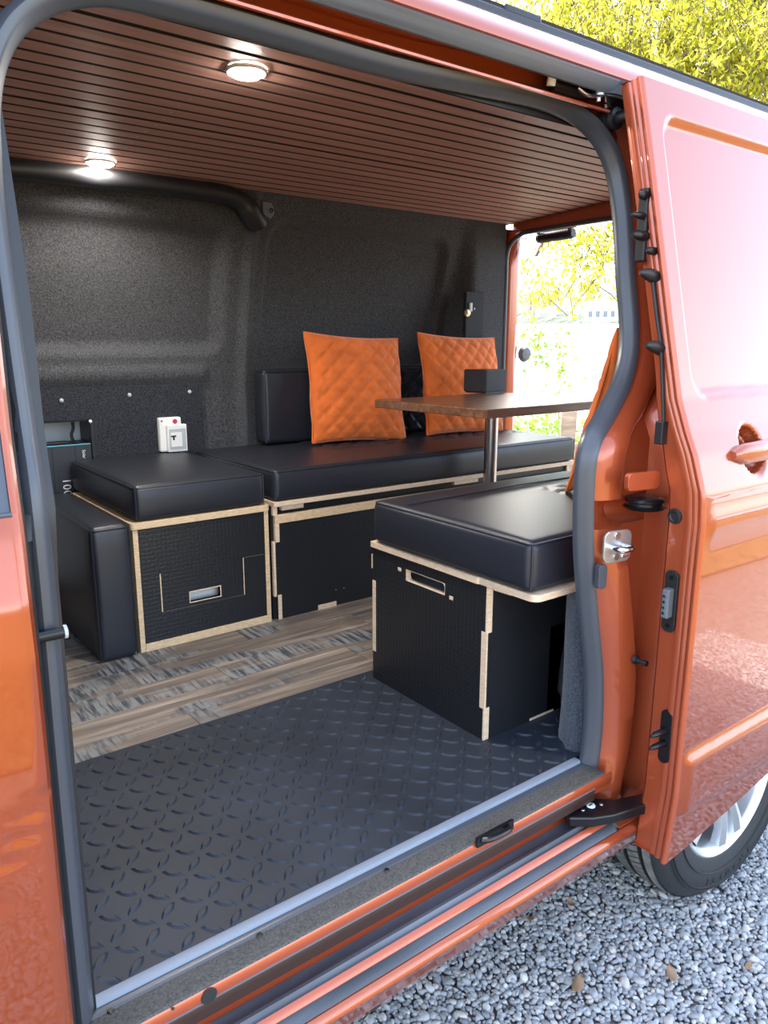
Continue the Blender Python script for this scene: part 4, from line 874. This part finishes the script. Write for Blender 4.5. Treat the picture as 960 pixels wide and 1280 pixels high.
# house far away
hp = ray(757, 384); hp = hp/np.linalg.norm(hp[:2]); hb_ = CAM + hp*143
hs = thing('lake_house', 'long white house on the far shore of the lake', 'house', (float(hb_[0]), float(hb_[1]), 5.6))
hmx = Matrix.Translation((float(hb_[0]), float(hb_[1]), 5.4)) @ Matrix.Rotation(-R(51), 4, 'Z')
MB().box(-3.4, 3.4, -2, 2, 0, 2.2, hmx).build('house_wall', whitep, hs)
mb = MB().prism([(-2.4, 2.2), (0, 3.6), (2.4, 2.2)], -3.7, 3.7, 'x'); mb.v = [tuple(hmx @ Vector(v)) for v in mb.v]; mb.build('house_roof', lgrey, hs)
for k in range(5): MB().box(-2.9+1.25*k, -2.2+1.25*k, -2.05, -1.98, .6, 1.6, hmx).build('house_window', greyp, hs)
# --- wooden fence behind the van
fd_ = Vector(atz(706, 540, .86)) ; FR = 5.2
fo = U*FR
fence = thing('fence', 'weathered wooden post and rail fence beyond the rear opening', 'fence', (fo.x, fo.y, 0))
fm = Matrix.Translation((fo.x, fo.y, 0)) @ Matrix.Rotation(-R(51), 4, 'Z')
q = ray(711, 525); ang = math.atan2(q[0], q[1]); off = math.tan(ang-R(51))*FR
for k in range(-2, 3): MB().box(off+k*1.7-.05, off+k*1.7+.05, -.05, .05, 0, 1.06, fm).build('post', fencem, fence, bevel=.006)
for k in range(-2, 2):
    for z in (.40, .80): MB().box(off+k*1.7+.02, off+k*1.7+1.68, -.07, -.035, z-.05, z+.05, fm).build('rail', fencem, fence, bevel=.004)
# --- plants
def leaves(mb, c, n, spread, size, droop=0., aspect=.32):
    for _ in range(n):
        p = Vector(c) + Vector((random.gauss(0, spread[0]), random.gauss(0, spread[1]), random.gauss(0, spread[2])))
        L = size*random.uniform(.7, 1.3); d = Vector((random.gauss(0, 1), random.gauss(0, 1), random.gauss(-droop, .7))).normalized(); s_ = d.cross(Vector((random.gauss(0, 1), random.gauss(0, 1), random.gauss(0, 1)))).normalized()*L*aspect
        mb.add([p, p+d*L*.45+s_, p+d*L, p+d*L*.45-s_], [(0, 1, 2, 3)])
def stemplant(name, label, px, r, zs_, n, group):
    q = ray(px, 430); a = math.atan2(q[0], q[1]); x, y = r*math.sin(a), r*math.cos(a)
    t = thing(name, label, 'sapling', (x, y, 0), group); top = zs_[-1]
    P = catmull([(x+.02*math.sin(3*k), y+.02*math.cos(2*k), z) for k, z in enumerate(np.linspace(0, top, 6))], 4); MB().tube(P, [.008*(1-.6*i/len(P)) for i in range(len(P))], 6).build('stem', M('sapling_stem', (.25, .20, .12), .8) if 'sapling_stem' not in MATS else MATS['sapling_stem'], t, smooth=True)
    mb = MB()
    for z0, cnt, w_ in zs_[0]: leaves(mb, (x, y, z0), int(cnt*1.7), (w_, w_, .05), .040, 0, .4)
    f = mb.build('foliage', leafg, t, fixn=False); f['kind'] = 'stuff'
def sap(px, r, clusters, top, label): stemplant('sapling', label, px, r, (clusters, top), 0, 'saplings by the fence')
sap(671, 6.2, [(1.55, 26, .07), (1.45, 30, .06), (1.38, 20, .06), (1.15, 6, .08), (.95, 8, .12)], 1.62, 'thin leafy sapling with bushy top behind the table')
sap(704, 6.4, [(1.55, 10, .08), (1.45, 14, .07), (1.36, 12, .07), (1.26, 14, .07), (1.18, 14, .07), (1.1, 8, .06)], 1.6, 'thin leafy sapling with loose leaves next to the fence post')
def bush(px, r, zc_, n, spr, label):
    q = ray(px, 430); a = math.atan2(q[0], q[1]); x, y = r*math.sin(a), r*math.cos(a); t = thing('bush', label, 'bush', (x, y, 0), 'bushes by the fence'); mb = MB(); leaves(mb, (x, y, zc_), int(n*1.6), spr, .042, 0, .42)
    f = mb.build('foliage', leafg, t, fixn=False); f['kind'] = 'stuff'; mb = MB()
    for k in range(7): mb.tube([(x+.02*k-.06, y, 0), (x+.05*(k-3), y+.03*math.sin(k*2), zc_*.6), (x+.11*(k-3), y+.1*math.sin(k*3), zc_)], [.008, .005, .002], 5)
    mb.build('stems', MATS['sapling_stem'], t)
bush(650, 5.9, .72, 420, (.16, .16, .10), 'low green bush behind the fence under the table'); bush(682, 5.8, .74, 520, (.17, .17, .12), 'low green bush beside the fence post')
# --- big trees: drooping yellow-green willow-like crowns
barkm = M('bark', (.12, .085, .06), .9, bump=(30, .8, .02))
def tree(name, label, base, strands, trunk_top, limbs):
    t = thing(name, label, 'tree', base, 'trees behind the van'); mb = MB()
    mb.tube(catmull([base, (base[0]+.1, base[1], 1.5), (base[0]-.1, base[1]+.1, 3), trunk_top], 4), [.22*(1-.04*i) for i in range(13)], 10)
    tt = Vector(trunk_top)
    for l in limbs: l = Vector(l); mid = (tt+l)/2 + Vector((0, 0, .35)); mb.tube(catmull([tt, mid, l], 5), [.09*(1-.085*i) for i in range(11)], 7)
    mb.build('trunk', barkm, t, smooth=True)
    lv = MB(); tw_ = MB()
    for (c, spread, n, L, per) in strands:
        for _ in range(n):
            p = Vector((c[0]+random.gauss(0, spread[0]), c[1]+random.gauss(0, spread[1]), c[2]+random.gauss(0, spread[2]))); d = Vector((random.gauss(0, .5), random.gauss(0, .5), random.uniform(-1.1, -.2))).normalized()
            ln = L*random.uniform(.6, 1.4); pts = []
            for k in range(5): pts.append(tuple(p)); p = p + d*ln/4; d = (d + Vector((random.gauss(0, .18), random.gauss(0, .18), -.18))).normalized()
            tw_.tube(pts, .0035, 3, cap=False)
            for k in range(per):
                s = random.random()*4; i = min(int(s), 3); b0 = Vector(pts[i]).lerp(Vector(pts[i+1]), s-i); leaves(lv, b0, 1, (.025, .025, .025), .066, .9, .17)
    o = lv.build('foliage', leafm, t, fixn=False); o['kind'] = 'stuff'
    o = tw_.build('twigs', barkm, t); o['kind'] = 'stuff'
def dirp(px, py, r): d = ray(px, py); d = d/math.hypot(d[0], d[1]); return CAM + d*r
S1 = []
for px, py, r, n, sp in ((640, 20, 8.6, 60, .45), (700, 20, 8.6, 95, .5), (760, 30, 8.6, 110, .5), (830, 40, 8.4, 130, .5), (900, 50, 8.2, 130, .5), (960, 60, 8.0, 130, .5), (1030, 70, 8.0, 110, .6), (870, -20, 8.6, 130, .6), (960, -10, 8.4, 130, .6), (780, -40, 8.8, 110, .6), (680, -40, 8.9, 60, .5), (800, 85, 8.5, 110, .4), (880, 110, 8.3, 100, .35), (960, 130, 8.1, 100, .35)):
    S1.append((tuple(dirp(px, py, r)), (sp, sp, .35), n, .75, 30))
bt1 = dirp(1010, 430, 8.6)
tree('willow_tree', 'tall yellow-green leafy tree rising behind the van roof', (bt1[0], bt1[1], 0), S1, (bt1[0]-.2, bt1[1]+.1, 4.2), [tuple(dirp(700, 10, 8.6)), tuple(dirp(830, 20, 8.5)), tuple(dirp(930, 0, 8.3)), tuple(dirp(1030, 30, 8.1))])
S2 = []
for px, py, r, n, sp in ((735, 290, 7.2, 15, .14), (752, 300, 7.2, 20, .12), (700, 300, 7.2, 7, .15), (715, 340, 7.2, 9, .10), (742, 335, 7.2, 11, .10), (680, 330, 7.2, 6, .10), (660, 350, 7.2, 7, .08), (675, 375, 7.2, 6, .06), (722, 362, 7.2, 5, .06), (650, 390, 7.3, 4, .06)):
    S2.append((tuple(dirp(px, py, r)+np.array([0, 0, .12])), (sp, sp, .08), n, .34, 16))
bt2 = dirp(800, 430, 7.8)
tree('overhanging_tree', 'pale tree with thin overhanging branches seen through the rear opening', (bt2[0], bt2[1], 0), S2, (bt2[0], bt2[1], 3.6), [tuple(dirp(735, 270, 7.2)), tuple(dirp(670, 320, 7.2)), tuple(dirp(760, 285, 7.2))])
# trees on the open side behind the camera, mirrored in the sliding door
S3 = [((4.6, -5.0, 4.6), (.7, .7, .8), 70, .8, 14), ((5.4, -4.2, 3.8), (.6, .6, .7), 60, .8, 14), ((4.0, -6.0, 5.2), (.7, .7, .7), 50, .8, 14)]
tree('garden_tree', 'leafy tree on the open side, mirrored in the sliding door', (5.2, -5.6, 0), S3, (5.1, -5.5, 3.4), [(4.6, -5, 4.6), (5.4, -4.2, 3.9), (4.0, -6, 5.2)])
